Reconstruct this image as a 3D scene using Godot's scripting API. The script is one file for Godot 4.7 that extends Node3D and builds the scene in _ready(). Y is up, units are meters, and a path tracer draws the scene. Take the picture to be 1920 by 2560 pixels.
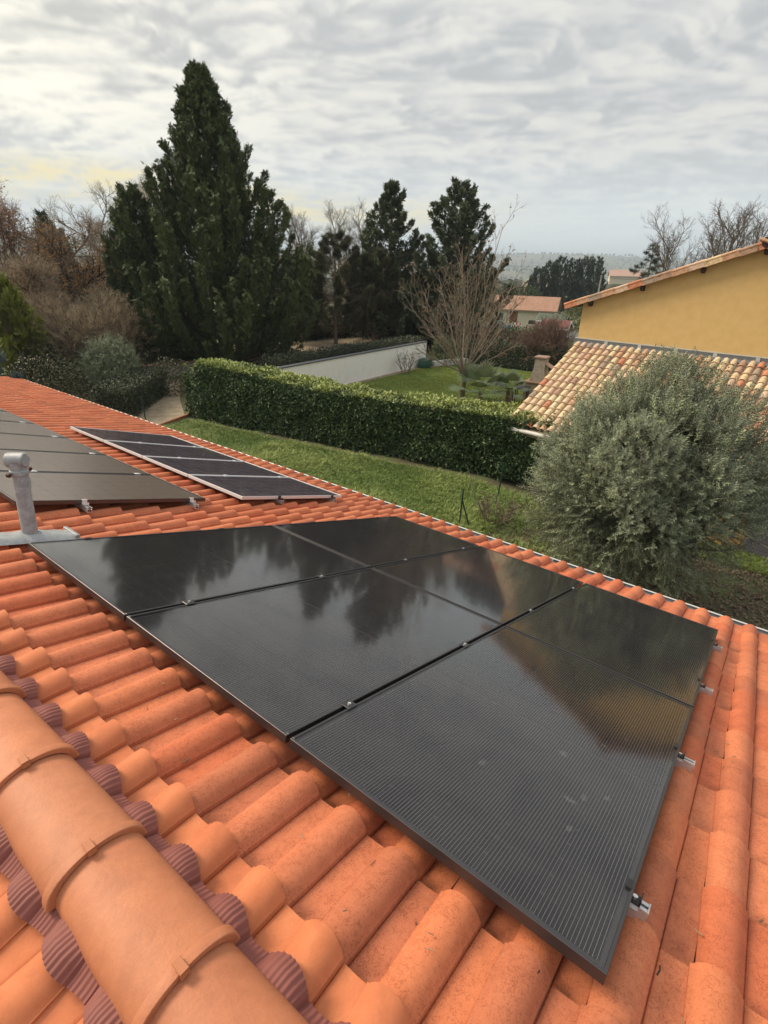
extends Node3D
# A tiled roof with solar panels, the garden beyond it and the valley behind. y is up, metres.

const TH := 0.305433
const GY := 4.2
const EYE := Vector3(-0.906, 5.771, 3.414)
var rng := RandomNumberGenerator.new()
var used := {}


class MB:
	# Collects triangles; faces are given counter-clockwise as seen from outside.
	var v := PackedVector3Array()
	var n := PackedVector3Array()
	var c := PackedColorArray()
	var t := PackedVector2Array()
	var i := PackedInt32Array()
	var col := Color.WHITE

	func vert(p: Vector3, nn: Vector3, uv := Vector2.ZERO) -> int:
		v.append(p); n.append(nn); c.append(col); t.append(uv)
		return v.size() - 1

	func face(a: int, b: int, d: int) -> void:
		i.append(a); i.append(d); i.append(b)

	func tri(a: Vector3, b: Vector3, d: Vector3) -> void:
		var nn := (b - a).cross(d - a).normalized()
		var k := vert(a, nn)
		vert(b, nn); vert(d, nn)
		face(k, k + 1, k + 2)

	func quad(a: Vector3, b: Vector3, d: Vector3, e: Vector3) -> void:
		var nn := (d - a).cross(e - b).normalized()
		var k := vert(a, nn, Vector2(0, 0))
		vert(b, nn, Vector2(1, 0)); vert(d, nn, Vector2(1, 1)); vert(e, nn, Vector2(0, 1))
		face(k, k + 1, k + 2); face(k, k + 2, k + 3)

	func poly(ps: Array) -> void:
		for k in range(1, ps.size() - 1):
			tri(ps[0], ps[k], ps[k + 1])

	func box(lo: Vector3, hi: Vector3, xf := Transform3D.IDENTITY) -> void:
		var p := []
		for k in 8:
			p.append(xf * Vector3(hi.x if k & 1 else lo.x, hi.y if k & 2 else lo.y, hi.z if k & 4 else lo.z))
		quad(p[0], p[2], p[3], p[1]); quad(p[4], p[5], p[7], p[6])
		quad(p[0], p[4], p[6], p[2]); quad(p[1], p[3], p[7], p[5])
		quad(p[2], p[6], p[7], p[3]); quad(p[0], p[1], p[5], p[4])

	# A box with chamfered edges round its top and sides.
	func cbox(lo: Vector3, hi: Vector3, b: float, xf := Transform3D.IDENTITY) -> void:
		var ring := func(y: float, d: float) -> Array:
			return [xf * Vector3(lo.x + d, y, lo.z + d), xf * Vector3(lo.x + d, y, hi.z - d), xf * Vector3(hi.x - d, y, hi.z - d), xf * Vector3(hi.x - d, y, lo.z + d)]
		var r := [ring.call(lo.y, b), ring.call(lo.y + b, 0.0), ring.call(hi.y - b, 0.0), ring.call(hi.y, b)]
		for k in 3:
			for j in 4:
				quad(r[k][j], r[k][(j + 1) % 4], r[k + 1][(j + 1) % 4], r[k + 1][j])
		quad(r[3][0], r[3][1], r[3][2], r[3][3])
		quad(r[0][3], r[0][2], r[0][1], r[0][0])

	# Rows of points, smooth; rows run along +u, points along +v, outside is du x dv.
	func grid(rows: Array, wrap := false) -> void:
		var base := v.size()
		var w: int = rows[0].size()
		var h := rows.size()
		for r in h:
			for q in w:
				var q0 := (q - 1 + w) % w if wrap else maxi(q - 1, 0)
				var q1 := (q + 1) % w if wrap else mini(q + 1, w - 1)
				var dv: Vector3 = rows[r][q1] - rows[r][q0]
				var du: Vector3 = rows[mini(r + 1, h - 1)][q] - rows[maxi(r - 1, 0)][q]
				var nn := du.cross(dv)
				vert(rows[r][q], nn.normalized() if nn.length_squared() > 1e-16 else Vector3.UP, Vector2(float(q) / (w - 1), float(r) / (h - 1)))
		for r in h - 1:
			for q in (w if wrap else w - 1):
				var q1 := (q + 1) % w
				var a := base + r * w + q
				var b := base + (r + 1) * w + q
				var d := base + (r + 1) * w + q1
				var e := base + r * w + q1
				face(a, b, d); face(a, d, e)

	func tube(ps: Array, rs: Array, sides := 6, cap := false) -> void:
		var base := v.size()
		var m := ps.size()
		var ref := Vector3.RIGHT
		for k in m:
			var d: Vector3 = (ps[mini(k + 1, m - 1)] - ps[maxi(k - 1, 0)])
			d = d.normalized() if d.length_squared() > 1e-12 else Vector3.UP
			if absf(d.dot(ref)) > 0.95:
				ref = Vector3.FORWARD if absf(d.z) < 0.8 else Vector3.UP
			var x := (ref - d * d.dot(ref)).normalized()
			ref = x
			var y := d.cross(x)
			for s in sides:
				var a := TAU * s / sides
				var o := x * cos(a) + y * sin(a)
				vert(ps[k] + o * rs[k], o)
		for k in m - 1:
			for s in sides:
				var a := base + k * sides + s
				var b := base + k * sides + (s + 1) % sides
				face(a, b, b + sides); face(a, b + sides, a + sides)
		if cap:
			for e in [0, m - 1]:
				var o: Vector3 = ps[e]
				var dd: Vector3 = (ps[m - 1] - ps[m - 2]).normalized() if e else (ps[0] - ps[1]).normalized()
				var kc := vert(o, dd)
				var k0 := v.size()
				for s in sides:
					vert(v[base + e * sides + s], dd)
				for s in sides:
					if e:
						face(kc, k0 + s, k0 + (s + 1) % sides)
					else:
						face(kc, k0 + (s + 1) % sides, k0 + s)

	func mesh(m: Material = null, colors := false) -> ArrayMesh:
		var a := []
		a.resize(Mesh.ARRAY_MAX)
		a[Mesh.ARRAY_VERTEX] = v
		a[Mesh.ARRAY_NORMAL] = n
		a[Mesh.ARRAY_TEX_UV] = t
		if colors:
			a[Mesh.ARRAY_COLOR] = c
		a[Mesh.ARRAY_INDEX] = i
		var out := ArrayMesh.new()
		out.add_surface_from_arrays(Mesh.PRIMITIVE_TRIANGLES, a)
		if m:
			out.surface_set_material(0, m)
		return out


func lin(r: float, g: float, b: float) -> Color:
	return Color(r, g, b).linear_to_srgb()


func numbered(called: String) -> String:
	if not used.has(called):
		used[called] = 0
		return called
	used[called] += 1
	return "%s_%03d" % [called, used[called]]


func tag(o: Node, label: String, category := "", group := "", kind := "") -> Node:
	if label: o.set_meta("label", label)
	if category: o.set_meta("category", category)
	if group: o.set_meta("group", group)
	if kind: o.set_meta("kind", kind)
	return o


func thing(called: String, label: String, category: String, at := Vector3.ZERO, turn := 0.0, group := "") -> Node3D:
	var o := Node3D.new()
	o.name = numbered(called)
	add_child(o)
	o.position = at
	o.rotation.y = turn
	tag(o, label, category, group)
	return o


func part(called: String, mesh: Mesh, mat: Material, parent: Node, at := Vector3.ZERO) -> MeshInstance3D:
	var o := MeshInstance3D.new()
	o.mesh = mesh
	if mat:
		o.material_override = mat
	o.position = at
	if parent == self:
		o.name = numbered(called)
		add_child(o)
	else:
		# repeats under one parent: called, called_001, ...
		var k := str(parent.get_instance_id()) + called
		var q: int = used.get(k, 0)
		used[k] = q + 1
		o.name = called if q == 0 else "%s_%03d" % [called, q]
		parent.add_child(o)
	return o


func place_copy(src: Node3D, called: String, label: String, at: Vector3, turn := 0.0, group := "") -> Node3D:
	var o: Node3D = src.duplicate()
	o.name = numbered(called)
	add_child(o)
	o.position = at
	o.rotation = Vector3(src.rotation.x, turn, src.rotation.z)
	tag(o, label, "", group)
	return o


func scatter(called: String, parent: Node, mesh: Mesh, mat: Material, places: Array, tints := PackedColorArray()) -> MultiMeshInstance3D:
	var mm := MultiMesh.new()
	mm.transform_format = MultiMesh.TRANSFORM_3D
	mm.use_colors = tints.size() > 0
	mm.mesh = mesh
	mm.instance_count = places.size()
	for k in places.size():
		mm.set_instance_transform(k, places[k])
		if tints.size():
			mm.set_instance_color(k, tints[k])
	var o := MultiMeshInstance3D.new()
	o.multimesh = mm
	o.material_override = mat
	if parent == self:
		o.name = numbered(called)
	else:
		var key := str(parent.get_instance_id()) + called
		var q: int = used.get(key, 0)
		used[key] = q + 1
		o.name = called if q == 0 else "%s_%03d" % [called, q]
	parent.add_child(o)
	o.set_meta("kind", "stuff")
	return o


func noise(freq: float, oct: int, sd: int, kind := FastNoiseLite.TYPE_SIMPLEX_SMOOTH) -> FastNoiseLite:
	var f := FastNoiseLite.new()
	f.noise_type = kind
	f.frequency = freq
	f.seed = sd
	f.fractal_type = FastNoiseLite.FRACTAL_FBM if oct > 1 else FastNoiseLite.FRACTAL_NONE
	f.fractal_octaves = oct
	return f


# A seamless picture of several noises: each layer is [frequency, octaves, seed, weight].
func field(size: int, layers: Array) -> PackedFloat32Array:
	var out := PackedFloat32Array()
	out.resize(size * size)
	for l in layers:
		var d := noise(l[0], l[1], l[2]).get_seamless_image(size, size).get_data()
		var w: float = l[3] / 255.0
		for k in out.size():
			out[k] += d[k] * w
	return out


func ramp_texture(size: int, f: PackedFloat32Array, stops: Array, cols: Array) -> ImageTexture:
	var lut := PackedByteArray()
	lut.resize(256 * 3)
	for k in 256:
		var x := k / 255.0
		var s := 0
		while s < stops.size() - 2 and x > stops[s + 1]:
			s += 1
		var q: Color = cols[s].lerp(cols[s + 1], clampf((x - stops[s]) / (stops[s + 1] - stops[s]), 0.0, 1.0)).linear_to_srgb()
		lut[k * 3] = int(q.r * 255.0); lut[k * 3 + 1] = int(q.g * 255.0); lut[k * 3 + 2] = int(q.b * 255.0)
	var b := PackedByteArray()
	b.resize(size * size * 3)
	for k in size * size:
		var x := clampi(int(f[k] * 255.0), 0, 255) * 3
		b[k * 3] = lut[x]; b[k * 3 + 1] = lut[x + 1]; b[k * 3 + 2] = lut[x + 2]
	return ImageTexture.create_from_image(Image.create_from_data(size, size, false, Image.FORMAT_RGB8, b))


func height_texture(size: int, f: PackedFloat32Array) -> ImageTexture:
	var b := PackedByteArray()
	b.resize(size * size)
	for k in size * size:
		b[k] = clampi(int(f[k] * 255.0), 0, 255)
	return ImageTexture.create_from_image(Image.create_from_data(size, size, false, Image.FORMAT_L8, b))


func mat(albedo: Color, rough := 0.8, metal := 0.0, spec := 0.5) -> StandardMaterial3D:
	var m := StandardMaterial3D.new()
	m.albedo_color = albedo.linear_to_srgb()
	m.roughness = rough
	m.metallic = metal
	m.metallic_specular = spec
	return m


# A material whose colour texture is laid in world space, so alike pieces differ.
func tmat(tex: Texture2D, scale: float, tint := Color.WHITE, rough := 0.85, bump: Texture2D = null, depth_cm := 0.0, world := true) -> StandardMaterial3D:
	var m := mat(tint, rough)
	m.albedo_texture = tex
	m.uv1_triplanar = true
	m.uv1_world_triplanar = world
	m.uv1_scale = Vector3.ONE * scale
	if bump:
		m.heightmap_enabled = true
		m.heightmap_texture = bump
		m.heightmap_scale = depth_cm
	return m


# Old stains over a material, in large soft patches that do not follow the pieces.
func stained(m: StandardMaterial3D, tex: Texture2D, scale: float) -> StandardMaterial3D:
	m.detail_enabled = true
	m.detail_blend_mode = BaseMaterial3D.BLEND_MODE_MUL
	m.detail_albedo = tex
	m.detail_uv_layer = BaseMaterial3D.DETAIL_UV_2
	m.uv2_triplanar = true
	m.uv2_world_triplanar = true
	m.uv2_scale = Vector3.ONE * scale
	return m


func vmat(rough := 0.7, tint := Color.WHITE, back := 0.0) -> StandardMaterial3D:
	var m := mat(tint, rough)
	m.vertex_color_use_as_albedo = true
	if back > 0.0:
		m.backlight_enabled = true
		m.backlight = Color(back, back, back)
	return m


# Roof places: u along the ridge (towards the camera), v down the slope, n out of it; zero is the far upper corner of the six-panel array.
func rp(u: float, v: float, n: float) -> Vector3:
	return Vector3(v * cos(TH) + n * sin(TH), -v * sin(TH) + n * cos(TH) + GY, u)


func on_roof(o: Node3D, u: float, v: float, n: float) -> void:
	o.position = rp(u, v, n)
	o.rotation = Vector3(0, 0, -TH)


func ground_y(x: float, z: float) -> float:
	var d := Vector2(x - EYE.x, z - EYE.z).length()
	var y := 0.0
	y -= 2.2 * smoothstep(34.0, 85.0, d)
	y -= 2.5 * smoothstep(85.0, 170.0, d)
	y -= 36.0 * smoothstep(170.0, 1100.0, d)
	y -= 0.3 * smoothstep(11.0, 13.5, x) * smoothstep(-4.0, -1.5, z) * (1.0 - smoothstep(20.0, 26.0, d))
	return y


func ready_camera() -> void:
	var cam := Camera3D.new()
	cam.name = "camera"
	add_child(cam)
	var right := Vector3(0.618, 0.021, 0.786).normalized()
	var fwd := Vector3(0.717, -0.424, -0.553)
	fwd = (fwd - right * fwd.dot(right)).normalized()
	var up := right.cross(fwd)
	cam.transform = Transform3D(Basis(right, up, -fwd), EYE)
	cam.fov = 88.16
	cam.near = 0.05
	cam.far = 12000.0
	cam.current = true


func sky_picture() -> ImageTexture:
	var w := 2048
	var h := 1024
	var im := Image.create(w, h, false, Image.FORMAT_RGBF)
	var big := noise(0.60, 3, 11)
	var mid := noise(2.9, 5, 23)
	var wisp := noise(6.5, 4, 37)
	var warp := noise(0.9, 2, 5)
	var sun := Vector3(-0.10, 0.44, -0.89).normalized()
	var west := Vector3(0.30, 0.0, -0.95).normalized()
	for y in h / 2 + 1:
		var el := PI / 2.0 - PI * (y + 0.5) / h
		var s := maxf(sin(el), 0.0)
		var k := 1.0 / (s + 0.12)
		for x in w:
			var az := TAU * (x + 0.5) / w
			var d := Vector3(sin(az) * cos(el), s, -cos(az) * cos(el))
			# turned so that the ripples of the cloud run across the view
			var px := (d.x * 0.79 - d.z * 0.61) * k
			var pz := (d.x * 0.61 + d.z * 0.79) * k
			var q := warp.get_noise_2d(px, pz) * 0.45
			var f := big.get_noise_2d(px + q, pz - q)
			var g := mid.get_noise_2d(px * 1.35 - q + f * 0.2, pz * 0.62 + q)
			var e := wisp.get_noise_2d(px * 1.25 + g * 0.12 + q, pz * 0.55 - g * 0.08)
			# 1 where the cloud is thin and lets light through
			var thin := clampf(0.48 + 0.55 * f + 0.70 * g + 0.50 * e, 0.0, 1.0)
			thin = thin * thin * (3.0 - 2.0 * thin)
			var glow := pow(maxf(d.dot(sun), 0.0), 3.5)
			var base := 0.50 + 0.28 * smoothstep(0.30, 1.0, s)
			var lum := base * (0.80 + 0.35 * thin) + glow * (0.10 + 0.28 * thin)
			var tone := clampf(thin * 0.5 + glow * 0.8 - 0.1, 0.0, 1.0)
			var c := Color(lum * lerpf(0.975, 1.06, tone), lum, lum * lerpf(1.02, 0.83, tone))
			# paler and clearer towards the horizon
			var low := 1.0 - smoothstep(0.02, 0.20, s)
			c = c.lerp(Color(0.60, 0.655, 0.665), low * 0.8)
			# the gap under the cloud sheet, lit warm by the low sun
			var toward := smoothstep(0.60, 0.96, d.dot(west))
			var sc := lerpf(0.074, 0.104, smoothstep(0.85, 1.0, d.dot(west)))
			var gap := exp(-pow((s - sc - 0.015 * f) / 0.021, 2.0)) * toward * clampf(0.75 + 1.0 * g + 0.9 * e, 0.0, 1.2)
			c = c.lerp(Color(0.74, 0.635, 0.36), clampf(gap, 0.0, 0.92))
			im.set_pixel(x, y, c)
	im.fill_rect(Rect2i(0, h / 2 + 1, w, h - h / 2 - 1), Color(0.16, 0.15, 0.12))
	return ImageTexture.create_from_image(im)


func ready_light() -> void:
	var env := Environment.new()
	env.background_mode = Environment.BG_SKY
	var sky := Sky.new()
	var pan := PanoramaSkyMaterial.new()
	pan.panorama = sky_picture()
	sky.sky_material = pan
	env.sky = sky
	env.tonemap_mode = Environment.TONE_MAPPER_LINEAR
	env.tonemap_exposure = 1.42
	env.sdfgi_enabled = true
	env.ssao_enabled = true
	env.ssil_enabled = true
	env.fog_enabled = true
	env.fog_density = 0.00032
	env.fog_light_color = Color(0.80, 0.86, 0.92)
	var we := WorldEnvironment.new()
	we.name = "environment"
	we.environment = env
	add_child(we)
	var sun := DirectionalLight3D.new()
	sun.name = "sun"
	add_child(sun)
	sun.light_energy = 0.95
	sun.light_color = Color(1.0, 0.93, 0.82)
	sun.light_angular_distance = 20.0
	sun.shadow_enabled = true
	sun.sky_mode = DirectionalLight3D.SKY_MODE_LIGHT_ONLY
	sun.look_at_from_position(Vector3(-0.25, 0.62, -0.74), Vector3.ZERO)


# ---------------------------------------------------------------- our roof

var M := {}


func roof_materials() -> void:
	var f := field(512, [[0.008, 3, 3, 0.22], [0.05, 3, 8, 0.28], [0.17, 2, 15, 0.50]])
	var clay := ramp_texture(512, f, [0.0, 0.36, 0.42, 0.55, 0.75, 1.0], [Color(0.27, 0.072, 0.033), Color(0.37, 0.102, 0.046), Color(0.51, 0.153, 0.069), Color(0.545, 0.170, 0.079), Color(0.58, 0.193, 0.095), Color(0.64, 0.27, 0.165)])
	var bump := height_texture(512, field(512, [[0.10, 3, 31, 0.6], [0.35, 2, 32, 0.4]]))
	M.clay = clay
	var fs := field(512, [[0.010, 5, 171, 0.6], [0.03, 4, 172, 0.4]])
	M.stain = ramp_texture(512, fs, [0.0, 0.35, 0.5, 0.65, 1.0], [Color(0.78, 0.77, 0.77), Color(0.90, 0.89, 0.88), Color(0.98, 0.98, 0.97), Color(1, 1, 1), Color(1, 1, 1)])
	M.grain = bump
	M.tiles = []
	for q in [Color(1.0, 1.0, 1.0), Color(0.93, 0.90, 0.88), Color(1.06, 1.10, 1.10), Color(0.95, 0.82, 0.76), Color(0.84, 0.83, 0.84), Color(1.05, 1.04, 0.96)]:
		M.tiles.append(stained(tmat(clay, 1.8, q, 0.88, bump, 0.07), M.stain, 0.9))
	M.fresh = []
	var f2 := field(512, [[0.008, 3, 41, 0.7], [0.12, 2, 42, 0.3]])
	var smooth_clay := ramp_texture(512, f2, [0.0, 0.35, 0.6, 1.0], [Color(0.44, 0.128, 0.050), Color(0.51, 0.155, 0.063), Color(0.55, 0.175, 0.074), Color(0.60, 0.22, 0.105)])
	for q in [Color(1.0, 1.0, 1.0), Color(1.04, 1.04, 1.0), Color(0.96, 0.92, 0.9)]:
		M.fresh.append(stained(tmat(smooth_clay, 1.6, q, 0.8, bump, 0.05), M.stain, 1.3))
	var f3 := field(512, [[0.007, 4, 51, 0.4], [0.06, 3, 52, 0.25], [0.22, 2, 53, 0.35]])
	var ridge_clay := ramp_texture(512, f3, [0.0, 0.36, 0.6, 1.0], [Color(0.36, 0.130, 0.060), Color(0.445, 0.158, 0.072), Color(0.49, 0.178, 0.084), Color(0.55, 0.23, 0.12)])
	M.ridge = stained(tmat(ridge_clay, 1.4, Color.WHITE, 0.62, bump, 0.09), M.stain, 1.1)
	M.ridges = []
	for q in [Color(1, 1, 1), Color(0.92, 0.90, 0.89), Color(1.05, 1.04, 1.02), Color(0.97, 1.0, 1.02)]:
		M.ridges.append(stained(tmat(ridge_clay, 1.4, q, 0.62, bump, 0.09), M.stain, 1.1))
	M.pleat = mat(Color(0.215, 0.066, 0.052), 0.7)
	M.deck = mat(Color(0.10, 0.05, 0.03), 0.9)
	var fz := field(256, [[0.02, 3, 61, 0.6], [0.1, 3, 62, 0.4]])
	M.zinc = tmat(ramp_texture(256, fz, [0.0, 0.4, 0.6, 1.0], [Color(0.17, 0.185, 0.20), Color(0.27, 0.285, 0.30), Color(0.34, 0.36, 0.38), Color(0.46, 0.48, 0.50)]), 2.5, Color.WHITE, 0.5)
	M.zinc.metallic = 0.05
	M.gutter = mat(Color(0.17, 0.19, 0.21), 0.45, 0.3)
	M.gutter_lip = mat(Color(0.62, 0.63, 0.64), 0.4, 0.2)
	M.plaster = tmat(ramp_texture(256, fz, [0.0, 1.0], [Color(0.50, 0.42, 0.32), Color(0.62, 0.54, 0.42)]), 1.0)
	M.black = mat(Color(0.012, 0.012, 0.013), 0.42)
	M.anodised = mat(Color(0.085, 0.082, 0.086), 0.34, 0.8)
	M.alu = mat(Color(0.62, 0.62, 0.63), 0.38, 0.75)
	M.alu_frame = mat(Color(0.66, 0.66, 0.68), 0.42, 0.35)
	M.bolt = mat(Color(0.75, 0.75, 0.75), 0.3, 0.8)
	M.glass = mat(Color(0.012, 0.012, 0.012), 0.065)
	M.glass.transparency = BaseMaterial3D.TRANSPARENCY_ALPHA
	M.glass.albedo_color.a = 0.05
	M.glass_worn = M.glass.duplicate()
	M.glass_worn.roughness = 0.24
	M.cell_mono = mat(Color(0.009, 0.0075, 0.010), 0.13, 0.0, 0.26)
	M.cell_poly = []  # dark violet cells, lightened by the sky reflection painted in
	for q in [Color(0.078, 0.066, 0.084), Color(0.088, 0.074, 0.092), Color(0.068, 0.058, 0.076)]:
		M.cell_poly.append(mat(q, 0.6, 0.0, 0.05))
	M.cell_warm_reflect = mat(Color(0.150, 0.108, 0.082), 0.6, 0.0, 0.1)  # warm reflection of sky and trees, painted into the cells as brown
	M.sheet_dark = mat(Color(0.040, 0.038, 0.042), 0.2, 0.0, 0.25)
	M.sheet_white = mat(Color(0.42, 0.40, 0.42), 0.6)
	M.wire = mat(Color(0.25, 0.24, 0.255), 0.6, 0.0, 0.0)


const PITCH := 0.21
const COURSE := 0.3533


# Height of a tile's face across its width: a barrel whose free edge (z = -0.047) laps over the neighbour, a crease at its foot, then the pan.
func tile_y(z: float) -> float:
	if z > 0.0859 and z < 0.0900:
		return -0.006
	if z > 0.0858:
		return 0.0015 + 0.006 * pow(maxf(z - 0.115, 0.0) / 0.057, 2.0)
	var q := (z - 0.019) / 0.0665
	return maxf(0.054 * pow(maxf(0.0, 1.0 - q * q), 0.62), 0.016 if z < 0.019 else 0.014)


func surface_h(z: float) -> float:   # the laid surface over many tiles, for what drapes over it
	return tile_y(fposmod(z + 0.047, PITCH) - 0.047)


func tile_mesh(len: float, wob: float) -> ArrayMesh:
	var mb := MB.new()
	var zs := [-0.0475, -0.0465, -0.042, -0.036, -0.026, -0.012, 0.004, 0.019, 0.034, 0.048, 0.060, 0.070, 0.078, 0.0830, 0.0857, 0.0861, 0.0898, 0.0912, 0.105, 0.125, 0.145, 0.160, 0.174]
	var n := zs.size()
	var rows := []
	for k in 4:
		var x: float = [0.0, -0.0025, -0.5 * len, -len][k]
		var row := PackedVector3Array()
		for z in zs:
			# the barrel narrows up the slope, so that each lower end stands clear of the tile it covers
			var y: float = tile_y(z)
			var zz: float = z
			if z < 0.0858:
				y = 0.010 + (y - 0.010) * (1.0 + 0.30 * x / len)
				zz = 0.0858 + (z - 0.0858) * (1.0 + 0.13 * x / len)
			var lift := 0.031 * (1.0 + x / 0.3533) + 0.005 * wob * (1.0 + x / len)
			row.append(Vector3(x, y + lift - (0.0007 if k == 0 else 0.0), zz))
		rows.append(row)
	rows.reverse()
	# rows run +x (du), points run +z (dv): du x dv = x cross z = -y, so turn each row round
	for r in rows.size():
		rows[r].reverse()
	mb.grid(rows)
	# the lower end, and the free edge, which leaves a dark gap above the neighbour's pan
	var t := 0.015
	for k in n - 1:
		var a: Vector3 = rows[3][n - 1 - k]
		var b: Vector3 = rows[3][n - 2 - k]
		mb.quad(a + Vector3.DOWN * t, a, b, b + Vector3.DOWN * t)
	var e0: Vector3 = rows[3][n - 1]
	var e1: Vector3 = rows[0][n - 1]
	mb.quad(e0 + Vector3.DOWN * 0.008, e1 + Vector3.DOWN * 0.008, e1, e0)
	return mb.mesh()


func ridge_tile_mesh() -> ArrayMesh:
	var mb := MB.new()
	var len := 0.50
	var rows := []
	# z from far end to the near, raised, end
	for q in [[-len, 0.0], [-len * 0.5, 0.004], [-0.030, 0.005], [-0.028, 0.0088], [-0.0015, 0.0088], [0.0, 0.0075]]:
		var row := PackedVector3Array()
		for k in 25:
			var a := PI * k / 24.0
			var rx: float = 0.117 + q[1] + 0.006 * (1.0 + q[0] / len)
			var ry: float = 0.087 + q[1]
			var x := cos(a) * rx
			var y := pow(sin(a), 0.9) * ry
			if q[1] > 0.0085:
				x += cos(a) * 0.004
			row.append(Vector3(x, y, q[0]))
		rows.append(row)
	for r in rows.size():
		rows[r].reverse()
	mb.grid(rows)
	var last: PackedVector3Array = rows[5]
	for k in last.size() - 1:
		var a := last[k]
		var b := last[k + 1]
		var ai := Vector3(a.x * 0.86, a.y * 0.86, 0)
		var bi := Vector3(b.x * 0.86, b.y * 0.86, 0)
		mb.quad(a, ai, bi, b)
	# inside face
	for k in last.size() - 1:
		var a := Vector3(last[k].x * 0.86, last[k].y * 0.86, 0)
		var b := Vector3(last[k + 1].x * 0.86, last[k + 1].y * 0.86, 0)
		mb.quad(a, a + Vector3(0, 0, -0.10), b + Vector3(0, 0, -0.10), b)
	for s in [0, last.size() - 1]:
		var a: Vector3 = rows[5][s]
		var b: Vector3 = rows[0][s]
		mb.quad(a, a + Vector3(0, -0.006, 0), b + Vector3(0, -0.006, 0), b)
	return mb.mesh()


func build_house() -> void:
	var house := thing("tiled_house", "orange clay tiled house roof in the foreground carrying the solar panels", "house", Vector3(0, 0, 0))
	var u0 := -13.94
	var u1 := 5.2
	var eave := -0.365 + 15.0 * COURSE
	var phase := 0.100
	# walls under the eaves
	var mb := MB.new()
	mb.box(Vector3(-5.4, 0.0, u0 + 0.3), Vector3(4.15, 2.45, u1 - 0.3))
	part("wall", mb.mesh(), M.plaster, house)
	var roof := Node3D.new()
	roof.name = "roof"
	house.add_child(roof)
	# the boards under the tiles of both slopes
	mb = MB.new()
	var p := func(v: float, n: float, u: float) -> Vector3: return rp(u, v, n)
	var rv := -0.645
	var axis := rp(0, rv, -0.165)
	for u in [0]:
		var a: Vector3 = p.call(rv, -0.17, u0 + 0.05)
		var b: Vector3 = p.call(eave - 0.1, -0.17, u0 + 0.05)
		var c: Vector3 = p.call(eave - 0.1, -0.17, u1)
		var d: Vector3 = p.call(rv, -0.17, u1)
		var dn := Vector3(0, -0.12, 0)
		mb.quad(d, c, b, a)
		mb.quad(a + dn, b + dn, c + dn, d + dn)
		mb.quad(b, c, c + dn, b + dn)
		mb.quad(a, b, b + dn, a + dn)
		var mir := func(q: Vector3) -> Vector3: return Vector3(2.0 * axis.x - q.x, q.y, q.z)
		mb.quad(mir.call(a), mir.call(b), mir.call(c), mir.call(d))
		mb.quad(mir.call(d) + dn, mir.call(c) + dn, mir.call(b) + dn, mir.call(a) + dn)
		mb.quad(mir.call(a), mir.call(a) + dn, mir.call(b) + dn, mir.call(b))
	part("deck", mb.mesh(), M.deck, roof)
	# tiles
	var shapes := [tile_mesh(0.42, 0.0), tile_mesh(0.42, 0.5), tile_mesh(0.42, -0.5)]
	var list := []
	var k0 := int(floor((u0 - phase) / PITCH)) + 1
	var k1 := int(floor((u1 - phase) / PITCH))
	for k in range(k0, k1 + 1):
		for j in 16:
			var u := phase + k * PITCH
			var v := -0.365 + j * COURSE
			# what the six panels hide altogether is still laid
			var xf := Transform3D(Basis(Vector3(0, 0, 1), -TH), rp(u, v, -0.152))
			if j == 0: xf.basis.x *= 0.40
			list.append([xf, j == 0, rp(u, v - 0.2, -0.1).distance_to(EYE), u, v])
	var flip := Basis(Vector3.UP, PI)
	for k in range(k0, k1 + 1):
		for j in 8:
			var u := phase + k * PITCH
			var v := -0.365 + j * COURSE
			var xf := Transform3D(Basis(Vector3(0, 0, 1), -TH), rp(u, v, -0.152))
			var o := xf.origin
			if j == 0: xf.basis.x *= 0.40
			var mx := Transform3D(flip * xf.basis, Vector3(2.0 * axis.x - o.x, o.y, o.z))
			list.append([mx, false, mx.origin.distance_to(EYE) + (0.0 if u < 3.5 and j < 4 else 50.0), u, -9.0])
	for a in list:
		# tiles deep under the panels count as far away
		if a[3] > 0.25 and a[3] < 3.2 and a[4] > 0.35 and a[4] < 3.9: a[2] += 40.0
	list.sort_custom(func(a, b): return a[2] < b[2])
	var jig := func(xf: Transform3D) -> Transform3D:
		var b := xf.basis * Basis.from_euler(Vector3(rng.randf_range(-0.008, 0.008), rng.randf_range(-0.012, 0.012), rng.randf_range(-0.008, 0.008)))
		return Transform3D(b, xf.origin + xf.basis * Vector3(rng.randf_range(-0.006, 0.006), rng.randf_range(-0.001, 0.002), rng.randf_range(-0.002, 0.002)))
	var far_places := [[], [], []]
	var far_tints := [PackedColorArray(), PackedColorArray(), PackedColorArray()]
	var tones := [Color(1.0, 1.0, 1.0), Color(0.93, 0.90, 0.88), Color(1.06, 1.10, 1.10), Color(0.95, 0.82, 0.76), Color(0.84, 0.83, 0.84), Color(1.05, 1.04, 0.96)]
	for q in list.size():
		var a: Array = list[q]
		var s := rng.randi() % 3
		var xf: Transform3D = jig.call(a[0])
		if q < 300:
			var m: Material = M.fresh[rng.randi() % 3] if a[1] or a[4] < -5.0 else M.tiles[rng.randi() % 6]
			var o := part("roof_tile", shapes[s], m, roof)
			o.transform = xf
		else:
			far_places[s].append(xf)
			var w: Color = tones[rng.randi() % 6]
			far_tints[s].append(w * rng.randf_range(0.92, 1.04))
	var fm: StandardMaterial3D = M.tiles[0].duplicate()
	fm.vertex_color_use_as_albedo = true
	for s in 3:
		scatter("roof_tile_field", roof, shapes[s], fm, far_places[s], far_tints[s])
	# ridge tiles
	var rt := ridge_tile_mesh()
	var u := 3.553
	var q := 0
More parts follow.
